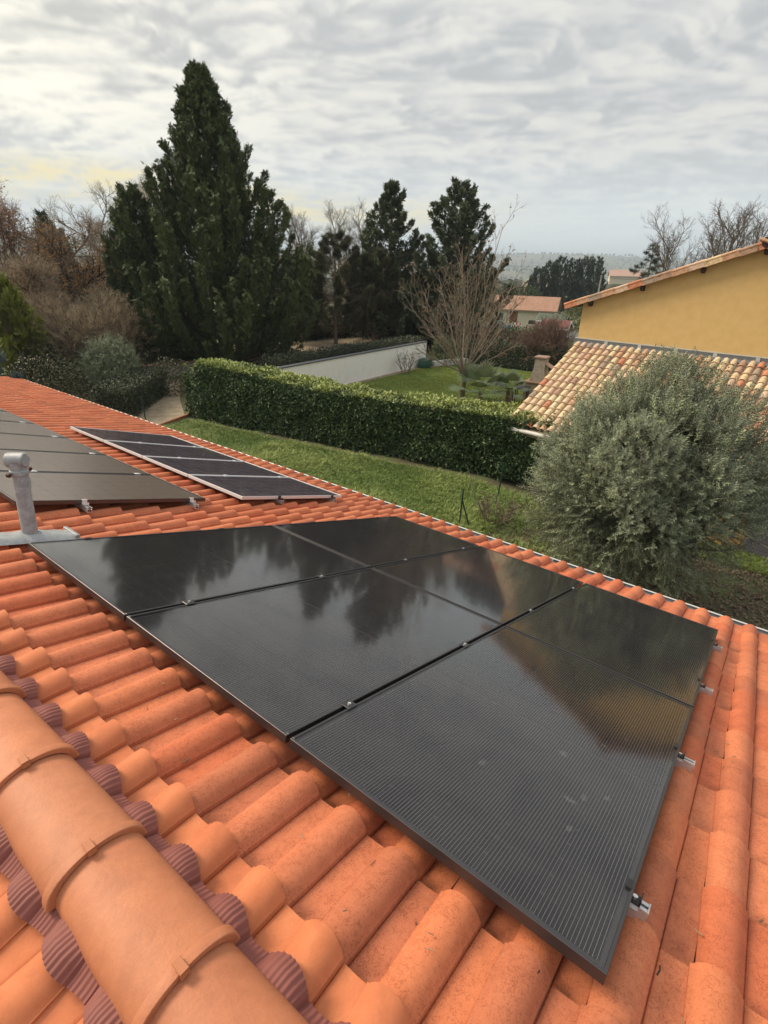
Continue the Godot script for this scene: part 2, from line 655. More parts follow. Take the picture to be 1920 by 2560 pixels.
	while u > u0 + 0.3:
		var o := part("ridge_tile", rt, M.ridges[(q * 7 + 2) % 4], roof)
		o.position = Vector3(axis.x, axis.y + 0.032, u)
		o.rotation = Vector3(-0.026, rng.randf_range(-0.01, 0.01), rng.randf_range(-0.02, 0.02))
		if u > -1.0:
			var cm := MB.new()
			# the hook that holds the next tile, in its notch
			cm.cbox(Vector3(-0.011, 0.0, -0.030), Vector3(0.011, 0.0045, 0.006), 0.0012)
			cm.cbox(Vector3(-0.011, -0.018, 0.002), Vector3(0.011, 0.004, 0.006), 0.0012)
			var hk := part("ridge_hook", cm.mesh(), M.ridge_hook, roof)
			hk.position = Vector3(axis.x - 0.006, axis.y + 0.032 + 0.1005, u)
		u -= 0.421
		q += 1
	# the pleated strip that drapes from under the ridge tiles over the first tiles, on both sides
	for side in [0, 1]:
		for seg in [[-0.5, 4.0, 0.0026], [u0 + 0.2, -0.5, 0.012]]:
			mb = MB.new()
			var rows := []
			var n := int((seg[1] - seg[0]) / seg[2])
			var pl := 0.0
			var sg := -1.0 if side else 1.0
			for k in n + 1:
				var uu: float = seg[0] + k * seg[2]
				var row := PackedVector3Array()
				pl = 0.0018 * sin(TAU * uu / 0.0145 + 1.1 * sin(uu * 41.0) + 0.7 * sin(uu * 97.0)) if seg[2] < 0.01 else 0.002 * sin(uu * 77.0)
				for b in 9:
					var bb := b / 8.0
					var edge := -0.484 + 0.008 * sin(TAU * (uu - phase) / PITCH + 1.2)
					var v := lerpf(-0.615, edge, bb)
					var hh := surface_h(sg * (uu - phase)) * lerpf(0.25, 0.74, smoothstep(-0.560, -0.505, v)) + lerpf(0.036, 0.024, smoothstep(-0.57, -0.50, v))
					var wp := rp(uu, v, -0.152 + 0.012 + hh + pl * (0.6 + 0.4 * bb) + 0.012 * (1.0 - bb))
					if side: wp = Vector3(2.0 * axis.x - wp.x, wp.y, wp.z)
					row.append(wp)
				if side == 0: row.reverse()
				rows.append(row)
			for r in rows.size():
				rows[r].reverse()
			mb.grid(rows)
			part("ridge_flashing", mb.mesh(), M.pleat, roof)
	# gutter along the eaves: a half-round trough with a rolled lip
	mb = MB.new()
	var gc := rp(0, eave - 0.012, -0.140)
	var rows2 := []
	for uu in [u0, -4.0, u1]:
		var row := PackedVector3Array()
		for k in 11:
			var a := PI + PI * k / 10.0
			row.append(Vector3(gc.x + 0.05 + 0.062 * cos(a), gc.y + 0.062 * sin(a), uu))
		row.reverse()
		rows2.append(row)
	mb.grid(rows2)
	var gut := part("gutter", mb.mesh(), M.gutter, house)
	mb = MB.new()
	mb.tube([Vector3(gc.x + 0.112, gc.y + 0.004, u0), Vector3(gc.x + 0.112, gc.y + 0.004, u1)], [0.009, 0.009], 8, true)
	part("gutter_lip", mb.mesh(), M.gutter_lip, gut)
	for k in 24:
		mb = MB.new()
		var uu := u1 - 0.35 - k * 0.8
		mb.cbox(Vector3(gc.x - 0.012, gc.y - 0.002, uu - 0.012), Vector3(gc.x + 0.115, gc.y + 0.004, uu + 0.012), 0.001)
		part("gutter_bracket", mb.mesh(), M.gutter, gut)


func panel(called: String, label: String, group: String, W: float, H: float, nu: int, nv: int, style: String) -> Node3D:
	# local x runs down the slope (H), z along the ridge (W), y out of the roof; y = 0 is the frame's underside
	var t := thing(called, label, "solar panel", Vector3.ZERO, 0.0, group)
	var fr: Material = M.alu_frame if style == "poly" else M.anodised
	var hx := H / 2.0
	var hz := W / 2.0
	var top := 0.035
	var lip := 0.011
	var mb := MB.new()
	mb.cbox(Vector3(-hx, 0, -hz), Vector3(-hx + lip, top, hz), 0.0012)
	mb.cbox(Vector3(hx - lip, 0, -hz), Vector3(hx, top, hz), 0.0012)
	mb.cbox(Vector3(-hx + lip, 0, -hz), Vector3(hx - lip, top, -hz + lip), 0.0012)
	mb.cbox(Vector3(-hx + lip, 0, hz - lip), Vector3(hx - lip, top, hz), 0.0012)
	part("frame", mb.mesh(), fr, t)
	var ix := hx - lip
	var iz := hz - lip
	mb = MB.new()
	mb.box(Vector3(-ix, 0.022, -iz), Vector3(ix, 0.0260, iz))
	part("back_sheet", mb.mesh(), M.sheet_white if style == "poly" else M.sheet_dark, t)
	mb = MB.new()
	mb.quad(Vector3(-ix, 0.0322, iz), Vector3(ix, 0.0322, iz), Vector3(ix, 0.0322, -iz), Vector3(-ix, 0.0322, -iz))
	part("glass", mb.mesh(), M.glass_worn if style == "old" else M.glass, t)
	var marg := 0.014
	var mid := 0.016 if nv % 2 == 0 and style == "mono" else 0.0
	var gap := 0.0035 if style == "poly" else 0.0018
	var cu := (2.0 * iz - 2.0 * marg) / nu
	var cv := (2.0 * ix - 2.0 * marg - mid) / nv
	mb = MB.new()
	var a := cv / 2.0 - gap / 2.0
	var b := cu / 2.0 - gap / 2.0
	var ch := 0.006
	mb.poly([Vector3(-a + ch, 0, b), Vector3(a - ch, 0, b), Vector3(a, 0, b - ch), Vector3(a, 0, -b + ch), Vector3(a - ch, 0, -b), Vector3(-a + ch, 0, -b), Vector3(-a, 0, -b + ch), Vector3(-a, 0, b - ch)])
	var cell := mb.mesh()
	for r in nv:
		for q in nu:
			var x := -ix + marg + cv * (r + 0.5) + (mid if r >= nv / 2 else 0.0)
			var z := -iz + marg + cu * (q + 0.5)
			var m: Material = M.cell_mono if style == "mono" else M.cell_warm_reflect if style == "old" else M.cell_poly[rng.randi() % 3]
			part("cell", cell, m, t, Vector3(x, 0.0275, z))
	mb = MB.new()
	var per := 16 if style == "mono" else 5 if style == "old" else 3
	var wide := 0.0008 if style == "mono" else 0.0018
	for q in nu:
		for w in per:
			var z := -iz + marg + cu * (q + (w + 0.5) / per)
			for hlf in 2:
				var xa := -ix + marg if hlf == 0 else mid / 2.0
				var xb := -mid / 2.0 if hlf == 0 else ix - marg
				mb.quad(Vector3(xa, 0.0285, z + wide / 2.0), Vector3(xb, 0.0285, z + wide / 2.0), Vector3(xb, 0.0285, z - wide / 2.0), Vector3(xa, 0.0285, z - wide / 2.0))
	var wires := part("contact_wires", mb.mesh(), M.wire, t)
	wires.set_meta("kind", "stuff")
	return t


func build_panels() -> void:
	var W := 1.134
	var H := 1.961
	var names := [
		["black solar panel nearest the vent pipe, at the far ridge-side corner of the six", "black solar panel at the far eave-side corner, facing the silver-framed panels"],
		["middle black panel of the upper row, under the blurred reflection of a pointed tree", "middle black panel of the lower row, reflecting bright sky beside a brown streak"],
		["largest black solar panel, its sharp corner pointing at the bottom of the picture", "darkest black solar panel, at the eave corner nearest the olive tree"]]
	var first: Node3D = null
	for i in 3:
		for j in 2:
			var o: Node3D
			if first == null:
				first = panel("solar_panel", names[0][0], "six black panels in two rows", W, H, 6, 22, "mono")
				o = first
			else:
				o = place_copy(first, "solar_panel", names[i][j], Vector3.ZERO, 0.0, "six black panels in two rows")
			on_roof(o, i * (W + 0.02) + W / 2.0, j * (H + 0.02) + H / 2.0, -0.035)
	# smears and splashes on the nearest panel's glass
	var near_one: Node3D = get_node("solar_panel_004")
	var smear := mat(Color(0.50, 0.50, 0.52), 0.7)
	smear.transparency = BaseMaterial3D.TRANSPARENCY_ALPHA
	smear.albedo_color.a = 0.075
	for q in [[-0.13, 0.19, 0.022, 0.018], [-0.34, 0.33, 0.03, 0.012], [-0.40, 0.30, 0.012, 0.035], [-0.27, 0.40, 0.018, 0.010], [0.22, 0.05, 0.025, 0.008], [-0.55, 0.34, 0.02, 0.009], [0.10, 0.30, 0.012, 0.010], [-0.48, -0.02, 0.03, 0.010]]:
		var sm := MB.new()
		var pts := []
		var n := 11
		for k in n:
			var an := TAU * k / n
			var rr := 1.0 + rng.randf_range(-0.45, 0.35)
			pts.append(Vector3(q[0] + cos(an) * q[2] * rr, 0.0327, q[1] - sin(an) * q[3] * rr))
		for k in n: sm.tri(Vector3(q[0], 0.0327, q[1]), pts[k], pts[(k + 1) % n])
		part("smear", sm.mesh(), smear, near_one)
	first = null
	var which := ["nearest", "second", "third", "farthest"]
	for i in 4:
		var lab: String = ["silver-framed dark panel nearest the six black panels", "second silver-framed dark panel from the near end of its row of four", "third silver-framed dark panel from the near end of its row of four", "silver-framed dark panel at the far end of the row, towards the path"][i]
		var o: Node3D
		if first == null:
			first = panel("solar_panel", lab, "row of four silver-framed panels", 0.992, 1.65, 6, 10, "poly")
			o = first
		else:
			o = place_copy(first, "solar_panel", lab, Vector3.ZERO, 0.0, "row of four silver-framed panels")
		on_roof(o, -0.965 - 0.496 - i * 1.012, 2.39 + 0.825, -0.035)
	first = null
	for i in 6:
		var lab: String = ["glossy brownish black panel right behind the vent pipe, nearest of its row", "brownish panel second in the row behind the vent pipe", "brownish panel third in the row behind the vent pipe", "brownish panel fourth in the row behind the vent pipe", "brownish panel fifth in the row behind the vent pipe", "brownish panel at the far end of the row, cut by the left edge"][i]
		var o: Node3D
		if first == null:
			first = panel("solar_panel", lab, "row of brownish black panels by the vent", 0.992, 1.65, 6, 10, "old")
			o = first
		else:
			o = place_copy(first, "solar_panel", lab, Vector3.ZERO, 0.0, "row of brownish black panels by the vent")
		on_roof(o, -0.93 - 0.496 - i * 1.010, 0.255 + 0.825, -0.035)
	# rails and clamps
	var rails := [
		[0.35, 3.49, -0.10, "ridge-most of the four rails under the black array", [1.144, 2.298], 3.428, -0.0],
		[1.405, 3.51, -0.10, "second rail from the ridge under the black array", [1.144, 2.298], 3.428, -0.0],
		[2.475, 3.51, -0.10, "third rail from the ridge under the black array", [1.144, 2.298], 3.428, -0.0],
		[3.56, 3.50, -0.10, "eave-most of the four rails under the black array", [1.144, 2.298], 3.428, -0.0],
		[2.93, -0.90, -5.10, "rail under the silver-framed panels, on the ridge side", [-1.967, -2.979, -3.991], -0.965, -5.0],
		[3.85, -0.90, -5.10, "rail under the silver-framed panels, on the eave side", [-1.967, -2.979, -3.991], -0.965, -5.0],
		[0.75, -0.83, -7.1, "rail end jutting out beside the vent pipe", [-1.931, -2.941, -3.951, -4.961, -5.971], -0.93, -7.0],
		[1.75, -0.83, -7.1, "rail end under the right corner of the brownish panels", [-1.931, -2.941, -3.951, -4.961, -5.971], -0.93, -7.0]]
	for r in rails.size():
		var a: Array = rails[r]
		var t := thing("mounting_rail", "bright aluminium " + a[3], "mounting rail", Vector3.ZERO, 0.0, "aluminium rails that carry the panels")
		on_roof(t, 0.0, a[0], -0.035)
		var mb := MB.new()
		var s := 0.0195
		# a C-shaped profile, open at the top
		for q in [[Vector3(-s, -0.042, a[2]), Vector3(-s + 0.004, -0.0015, a[1])], [Vector3(s - 0.004, -0.042, a[2]), Vector3(s, -0.0015, a[1])], [Vector3(-s + 0.004, -0.042, a[2]), Vector3(s - 0.004, -0.037, a[1])],
				[Vector3(-s + 0.004, -0.0055, a[2]), Vector3(-0.006, -0.0017, a[1])], [Vector3(0.006, -0.0055, a[2]), Vector3(s - 0.004, -0.0017, a[1])], [Vector3(-s + 0.004, -0.022, a[2]), Vector3(s - 0.004, -0.019, a[1])]]:
			mb.box(q[0], q[1])
		part("rail", mb.mesh(), M.alu, t)
		var mono := r < 4
		# middle clamps over the joints
		for z in a[4]:
			mb = MB.new()
			mb.cbox(Vector3(-0.028, 0.0352, z - 0.022), Vector3(0.028, 0.0395, z + 0.022), 0.0012)
			mb.box(Vector3(-0.018, 0.0, z - 0.006), Vector3(0.018, 0.0352, z + 0.006))
			var c := part("middle_clamp", mb.mesh(), M.anodised if mono else M.alu_frame, t)
			mb = MB.new()
			mb.tube([Vector3(0, 0.0395, z), Vector3(0, 0.046, z)], [0.0075, 0.007], 10, true)
			part("bolt", mb.mesh(), M.bolt, c)
		# end clamps
		for e in [[a[5], 1.0], [a[6], -1.0]]:
			var z: float = e[0]
			var d: float = e[1]
			mb = MB.new()
			var cx := Transform3D(Basis.IDENTITY.scaled(Vector3(1, 1, d)), Vector3(0, 0, z))
			var boxes := [[Vector3(-0.02, 0.0352, -0.010), Vector3(0.02, 0.039, 0.006)], [Vector3(-0.02, 0.0, 0.0012), Vector3(0.02, 0.0352, 0.005)], [Vector3(-0.02, 0.0, 0.005), Vector3(0.02, 0.004, 0.040)], [Vector3(-0.02, 0.004, 0.036), Vector3(0.02, 0.022, 0.040)]]
			for q in boxes:
				var lo: Vector3 = q[0]
				var hi: Vector3 = q[1]
				if d < 0.0:
					var l2 := Vector3(lo.x, lo.y, -hi.z)
					hi = Vector3(hi.x, hi.y, -lo.z)
					lo = l2
				mb.box(lo + Vector3(0, 0, z), hi + Vector3(0, 0, z))
			var c := part("end_clamp", mb.mesh(), M.alu_frame if r >= 6 else M.black, t)
			mb = MB.new()
			var bz := z + 0.021 * d
			mb.tube([Vector3(0, 0.004, bz), Vector3(0, 0.013, bz)], [0.0085, 0.008], 10, true)
			part("bolt", mb.mesh(), M.bolt, c)
			if mono and d > 0:
				# the plastic cap in the rail's end
				mb = MB.new()
				mb.cbox(Vector3(-0.022, -0.020, a[1] - 0.001), Vector3(0.022, 0.001, a[1] + 0.004), 0.001)
				part("end_plate", mb.mesh(), M.alu, t)
		# roof hooks
		var z2: float = a[2] + 0.4
		while z2 < a[1]:
			mb = MB.new()
			mb.box(Vector3(-0.07, -0.075, z2 - 0.015), Vector3(-s, -0.069, z2 + 0.015))
			mb.box(Vector3(-0.028, -0.069, z2 - 0.015), Vector3(-s - 0.0005, -0.01, z2 + 0.015))
			part("roof_hook", mb.mesh(), M.alu, t)
			z2 += 1.05


func build_vent() -> void:
	var t := thing("vent_pipe", "grey galvanised vent pipe with a tee cap standing on the orange tiles", "vent pipe")
	on_roof(t, -0.323, 0.147, -0.105)
	# base sheet: a saddle over the tiles, with folded rims
	var mb := MB.new()
	var rows := []
	for k in 13:
		var x := lerpf(-0.36, 0.27, k / 12.0)
		var row := PackedVector3Array()
		for q in 15:
			var z := lerpf(-0.125, 0.115, q / 14.0)
			var d := sqrt(x * x + z * z)
			var y := 0.052 + 0.014 * exp(-pow(d / 0.085, 2.0)) - 0.034 * pow(absf(z) / 0.12, 3.0) - 0.01 * smoothstep(0.15, 0.27, x) + 0.002 * sin(x * 60.0 + z * 25.0)
			row.append(Vector3(x, y, z))
		row.reverse()
		rows.append(row)
	mb.grid(rows)
	part("base_sheet", mb.mesh(), M.zinc, t)
	mb = MB.new()
	mb.cbox(Vector3(0.235, 0.036, -0.105), Vector3(0.262, 0.054, 0.095), 0.003)
	part("folded_rim", mb.mesh(), M.zinc, t)
	# the pipe: leans five degrees down the slope from plumb
	var lean := TH - deg_to_rad(5.0)
	var ax := Basis(Vector3(0, 0, 1), lean)
	var up := func(h: float, x := 0.0, z := 0.0) -> Vector3: return ax * Vector3(x, h, z) + Vector3(0, 0.0, 0)
	mb = MB.new()
	mb.tube([up.call(0.02), up.call(0.25), up.call(0.47)], [0.046, 0.046, 0.0455], 28)
	var pipe := part("pipe", mb.mesh(), M.zinc, t)
	mb = MB.new()
	var ring := []
	for k in 25:
		var a := TAU * k / 24.0
		ring.append(up.call(0.052 + 0.012 * cos(a) * 0.3, 0.055 * cos(a), 0.055 * sin(a)))
	var rr := []
	for k in 25: rr.append(0.006)
	mb.tube(ring, rr, 6)
	part("solder_bead", mb.mesh(), M.zinc, pipe)
	mb = MB.new()
	mb.box(Vector3(-0.003, 0.37, 0.0455), Vector3(0.024, 0.445, 0.0485), Transform3D(ax * Basis(Vector3.UP, 0.5), Vector3.ZERO))
	part("strap", mb.mesh(), M.zinc, pipe)
	# collar with two ears and their bolts
	mb = MB.new()
	var cr := []
	for q in [[0.462, 0.0465], [0.462, 0.052], [0.468, 0.054], [0.488, 0.054], [0.494, 0.052], [0.494, 0.0465]]:
		var row := PackedVector3Array()
		for k in 29:
			var a := TAU * k / 28.0
			row.append(up.call(q[0], q[1] * cos(a), q[1] * sin(a)))
		row.reverse()
		cr.append(row)
	for r in cr: r.reverse()
	mb.grid(cr)
	var turn := Basis(Vector3.UP, 0.45)
	for s in [-1.0, 1.0]:
		var xf := Transform3D(ax * turn, ax * Vector3(0, 0.478, 0))
		mb.box(Vector3(0.052 if s > 0 else -0.085, -0.012, -0.002), Vector3(0.085 if s > 0 else -0.052, 0.012, 0.002), xf)
	var collar := part("collar", mb.mesh(), M.zinc, t)
	for s in [-1.0, 1.0]:
		mb = MB.new()
		var c: Vector3 = ax * (turn * Vector3(s * 0.078, 0, 0) + Vector3(0, 0.478, 0))
		var dz: Vector3 = ax * (turn * Vector3(0, 0, 1))
		mb.tube([c - dz * 0.010, c - dz * 0.008, c + dz * 0.008, c + dz * 0.011], [0.009, 0.0145, 0.0145, 0.008], 14, true)
		part("bolt", mb.mesh(), M.rust, collar)
	# cap: a short horizontal cylinder over the end, open at one side, with a rounded socket
	mb = MB.new()
	var sock := []
	for q in [[0.48, 0.045], [0.50, 0.047], [0.52, 0.050], [0.545, 0.051]]:
		var row := PackedVector3Array()
		for k in 25:
			var a := TAU * k / 24.0
			row.append(up.call(q[0], q[1] * cos(a), q[1] * sin(a)))
		sock.append(row)
	mb.grid(sock)
	var cap := part("cap", mb.mesh(), M.zinc, t)
	mb = MB.new()
	var dirx := Basis(Vector3(0, 0, 1), TH) * Vector3(-0.62, -0.03, -0.78).normalized()
	var cc: Vector3 = up.call(0.556)
	mb.tube([cc - dirx * 0.052, cc - dirx * 0.048, cc + dirx * 0.055], [0.040, 0.0470, 0.0480], 26)
	mb.tube([cc + dirx * 0.055, cc + dirx * 0.0551, cc - dirx * 0.035], [0.0480, 0.0450, 0.0440], 26)
	# the closed back
	var back := cc - dirx * 0.052
	mb.tube([back, back + dirx * 0.0005], [0.0405, 0.0405], 26, true)
	part("hood", mb.mesh(), M.zinc, cap)


# ---------------------------------------------------------------- plants: small pieces and ways to grow

var P := {}


func frond_mesh(blades: int, spread: float, wide: float, droop: float) -> ArrayMesh:
	# a flat feathery spray along +y, one unit long
	var mb := MB.new()
	for k in blades:
		var s := (k + 0.5) / blades
		var side := 1.0 if k % 2 == 0 else -1.0
		var base := Vector3(0, s * 0.72, -droop * s * s)
		var l := (0.42 - 0.24 * s) * rng.randf_range(0.8, 1.2)
		var d := Vector3(side * spread, 1.0, rng.randf_range(-0.35, 0.35)).normalized()
		var tip := base + d * l + Vector3(0, 0, -droop * 0.2)
		var w := Vector3(-d.y, d.x, 0.0) * wide
		var m := base + d * l * 0.45
		mb.tri(base, m + w, tip)
		mb.tri(base, tip, m - w)
	mb.tri(Vector3(-wide * 0.8, 0.3, -droop * 0.1), Vector3(wide * 0.8, 0.3, -droop * 0.1), Vector3(0, 1.0, -droop))
	return mb.mesh()


func needle_mesh(count: int, wide: float) -> ArrayMesh:
	# a tuft of needles round +y, one unit long
	var mb := MB.new()
	for k in count:
		var a := TAU * k * 0.618
		var s := float(k) / count
		var d := Vector3(cos(a) * (0.9 - 0.6 * s), 0.45 + 0.8 * s, sin(a) * (0.9 - 0.6 * s)).normalized()
		var base := Vector3(0, s * 0.5, 0)
		var w := d.cross(Vector3(sin(a * 1.7), 0.3, cos(a * 1.7))).normalized() * wide
		mb.tri(base - w, base + w, base + d * rng.randf_range(0.4, 0.6))
	return mb.mesh()


func leaf(mb: MB, base: Vector3, d: Vector3, up: Vector3, l: float, w: float, fold := 0.15, curl := 0.1) -> void:
	# a leaf of four faces, folded along its middle
	var s := d.cross(up).normalized()
	var nn := s.cross(d).normalized()
	var m := base + d * l * 0.45 + nn * curl * l * 0.3
	var tip := base + d * l - nn * curl * l
	var r := m + s * w * 0.5 + nn * fold * w
	var q := m - s * w * 0.5 + nn * fold * w
	mb.tri(base, r, m); mb.tri(m, r, tip)
	mb.tri(base, m, q); mb.tri(m, tip, q)


func olive_twig_mesh(pairs: int, bend: float) -> ArrayMesh:
	# along +y, one unit long
	var mb := MB.new()
	var pt := func(s: float) -> Vector3: return Vector3(bend * s * s, s, 0.12 * sin(s * 3.0))
	mb.col = Color(0.20, 0.18, 0.13)
	var ps := []
	var rs := []
	for k in 5:
		ps.append(pt.call(k / 4.0 * 0.95)); rs.append(0.010 * (1.0 - 0.7 * k / 4.0))
	mb.tube(ps, rs, 3)
	for k in pairs:
		var s := 0.12 + 0.88 * k / pairs
		var p: Vector3 = pt.call(s)
		var ax := ((pt.call(s + 0.03) as Vector3) - (pt.call(s - 0.03) as Vector3)).normalized()
		var turn := PI / 2.0 * (k % 2) + rng.randf_range(-0.4, 0.4)
		for e in [0.0, PI]:
			var o := Vector3(cos(turn + e), 0, sin(turn + e))
			var d := (o * rng.randf_range(0.7, 1.1) + ax * rng.randf_range(0.5, 1.0)).normalized()
			var g := rng.randf()
			mb.col = Color(0.165, 0.200, 0.120).lerp(Color(0.30, 0.33, 0.20), g * g)
			leaf(mb, p, d, (ax + o * -0.3).normalized(), rng.randf_range(0.17, 0.25), rng.randf_range(0.040, 0.058), 0.12, rng.randf_range(-0.05, 0.15))
	return mb.mesh(null, true)


func grass_mesh(blades: int, lean: float) -> ArrayMesh:
	var mb := MB.new()
	for k in blades:
		var a := rng.randf() * TAU
		var b := Vector3(cos(a), 0, sin(a)) * rng.randf() * 0.35
		var o := Vector3(cos(a + rng.randf_range(-1, 1)), 0, sin(a + rng.randf_range(-1, 1))) * lean * rng.randf_range(0.3, 1.2)
		var h := rng.randf_range(0.55, 1.0)
		var w := Vector3(-sin(a), 0, cos(a)) * 0.045
		var mid := b + o * 0.35 + Vector3.UP * h * 0.6
		var tip := b + o + Vector3.UP * h * (1.0 - 0.25 * lean)
		var g := rng.randf()
		mb.col = Color(1, 1, 1).lerp(Color(1.5, 1.35, 0.9), g * g * g)
		mb.tri(b - w, b + w, mid); mb.tri(mid - w * 0.7, mid + w * 0.7, tip)
	return mb.mesh(null, true)


func twig_mesh(n: int) -> ArrayMesh:
	# a spray of bare twigs along +y, one unit long
	var mb := MB.new()
	mb.tube([Vector3.ZERO, Vector3(0.03, 0.5, 0.02), Vector3(-0.02, 1.0, 0.0)], [0.016, 0.010, 0.004], 3)
	for k in n:
		var s := 0.1 + 0.8 * k / n
		var a := k * 2.4
		var d := Vector3(cos(a) * 0.8, 0.8, sin(a) * 0.8).normalized()
		var b := Vector3(0.02 * sin(s * 6.0), s, 0)
		var l := rng.randf_range(0.25, 0.45)
		mb.tube([b, b + d * l * 0.5, b + d * l + Vector3.UP * 0.06], [0.008, 0.006, 0.003], 3)
		var d2 := (d + Vector3(sin(a * 3.0), 0.4, cos(a * 3.0)) * 0.8).normalized()
		mb.tube([b + d * l * 0.5, b + d * l * 0.5 + d2 * l * 0.5], [0.006, 0.003], 3)
	return mb.mesh()


func plant_kit() -> void:
	P.fronds = [frond_mesh(11, 0.75, 0.045, 0.15), frond_mesh(9, 0.9, 0.05, 0.3), frond_mesh(13, 0.6, 0.04, 0.05)]
	P.needles = [needle_mesh(16, 0.022), needle_mesh(13, 0.026)]
	P.olive = [olive_twig_mesh(9, 0.2), olive_twig_mesh(8, -0.35), olive_twig_mesh(10, 0.05)]
	P.grass = [grass_mesh(7, 0.5), grass_mesh(6, 0.9), grass_mesh(8, 0.25)]
	P.twigs = [twig_mesh(6), twig_mesh(8)]
	var mb := MB.new()
	leaf(mb, Vector3.ZERO, Vector3(0, 1, 0), Vector3(0, 0, 1), 1.0, 0.42, 0.22, 0.10)
	P.leaf = mb.mesh()
	mb = MB.new()
	leaf(mb, Vector3.ZERO, Vector3(0, 1, 0), Vector3(0, 0, 1), 1.0, 0.62, 0.35, 0.25)
	P.dead_leaf = mb.mesh()
	P.green = vmat(0.62, Color.WHITE, 0.25)
	P.olive_mat = vmat(0.5, Color.WHITE, 0.2)
	P.laurel = vmat(0.5, Color.WHITE, 0.15)
	P.grass_mat = vmat(0.6, Color.WHITE, 0.3)
	P.dry = vmat(0.85, Color.WHITE, 0.2)
	var fb := field(256, [[0.03, 3, 71, 0.5], [0.12, 3, 72, 0.5]])
	var bt := ramp_texture(256, fb, [0.0, 0.4, 0.6, 1.0], [Color(0.35, 0.35, 0.35), Color(0.7, 0.7, 0.7), Color(1, 1, 1), Color(1.0, 1.0, 1.0)])
	P.bark_grey = tmat(bt, 3.0, Color(0.20, 0.17, 0.13), 0.95)
	P.bark_brown = tmat(bt, 3.0, Color(0.17, 0.125, 0.088), 0.95)
	P.bark_dark = tmat(bt, 3.0, Color(0.055, 0.042, 0.033), 0.95)
	P.bark_red = tmat(bt, 3.0, Color(0.20, 0.135, 0.098), 0.95)
	P.bark_pale = tmat(bt, 3.0, Color(0.25, 0.205, 0.16), 0.95)


func rot_to(d: Vector3, roll := 0.0) -> Basis:
	# a basis whose y points along d
	var x := d.cross(Vector3(0.31, 0.2, 0.93)).normalized()
	var z := x.cross(d).normalized()
	return Basis(x, d, z) * Basis(Vector3.UP, roll)


func any_dir() -> Vector3:
	var z := rng.randf_range(-1, 1)
	var a := rng.randf() * TAU
	var r := sqrt(1.0 - z * z)
	return Vector3(r * cos(a), z, r * sin(a))


func grow(mb: MB, p: Vector3, d: Vector3, l: float, r: float, lvl: int, o: Dictionary, tips: Array) -> void:
	var segs: int = [6, 5, 3, 2, 2][mini(lvl, 4)]
	var ps := [p]
	var rs := [r]
	var dirs := [d]
	var q := p
	var e := d
	var last: bool = lvl >= int(o.levels)
	for k in segs:
		e = (e + any_dir() * float(o.wob) * (0.6 + 0.3 * lvl) + Vector3.UP * float(o.up)).normalized()
		q += e * l / segs
		ps.append(q); dirs.append(e)
		rs.append(maxf(r * lerpf(1.0, 0.25 if last else 0.42, (k + 1.0) / segs), o.rmin))
	mb.tube(ps, rs, [7, 5, 4, 3, 3][mini(lvl, 4)])
	if last:
		tips.append([q, e])
		return
	var n: int = o.n[lvl]
	var az := rng.randf() * TAU
	for k in n:
		var s := lerpf(o.from[lvl], 1.0, (k + rng.randf() * 0.8) / n)
		var x := clampf(s * segs, 0.0, segs - 0.001)
		var i0 := int(x)
		var b: Vector3 = ps[i0].lerp(ps[i0 + 1], x - i0)
		az += 2.4 + rng.randf_range(-0.5, 0.5)
		var ax: Vector3 = dirs[mini(i0 + 1, segs)]
		var side := rot_to(ax) * Vector3(cos(az), 0, sin(az))
		var sp: float = o.spread[lvl] * rng.randf_range(0.7, 1.25)
		var cd := (ax * cos(sp) + side * sin(sp)).normalized()
		grow(mb, b, cd, l * o.ratio[lvl] * rng.randf_range(0.7, 1.15) * (1.15 - 0.5 * s), maxf(r * lerpf(0.62, 0.4, s), o.rmin), lvl + 1, o, tips)


func bare_tree(called: String, label: String, at: Vector3, h: float, bark: Material, o: Dictionary, group := "", cat := "tree") -> Array:
	var t := thing(called, label, cat, at, 0.0, group)
	var mb := MB.new()
	var tips := []
	var stems: int = o.get("stems", 1)
	for k in stems:
		var a := TAU * k / stems + rng.randf() * 0.6
		var sp: float = o.get("stem_spread", 0.0) * rng.randf_range(0.5, 1.2)
		var d := Vector3(cos(a) * sin(sp), cos(sp), sin(a) * sin(sp))
		grow(mb, Vector3(cos(a), 0, sin(a)) * (0.12 if stems > 1 else 0.0) + Vector3(0, -0.1, 0), d, h * o.get("first", 0.55) * rng.randf_range(0.85, 1.1), o.r, 0, o, tips)
	# grown to the height asked for
	var top := 0.1
	for p in mb.v: top = maxf(top, p.y)
	var k2 := h / top
	for q in mb.v.size(): mb.v[q] *= k2
	for q in tips.size(): tips[q][0] *= k2
	part("branches", mb.mesh(), bark, t)
	return [t, tips]


func leaves_on(t: Node3D, tips: Array, per: int, size: float, spread: float, c0: Color, c1: Color, m: Material) -> void:
	var pl := []
	var ti := PackedColorArray()
	for tp in tips:
		for k in per:
			var p: Vector3 = tp[0] + any_dir() * spread * rng.randf() - tp[1] * rng.randf() * spread
			pl.append(Transform3D(rot_to((any_dir() + Vector3.DOWN * 0.4).normalized()).scaled(Vector3.ONE * size * rng.randf_range(0.6, 1.3)), p))
			ti.append(c0.lerp(c1, rng.randf()))
	scatter("foliage", t, P.dead_leaf, m, pl, ti)


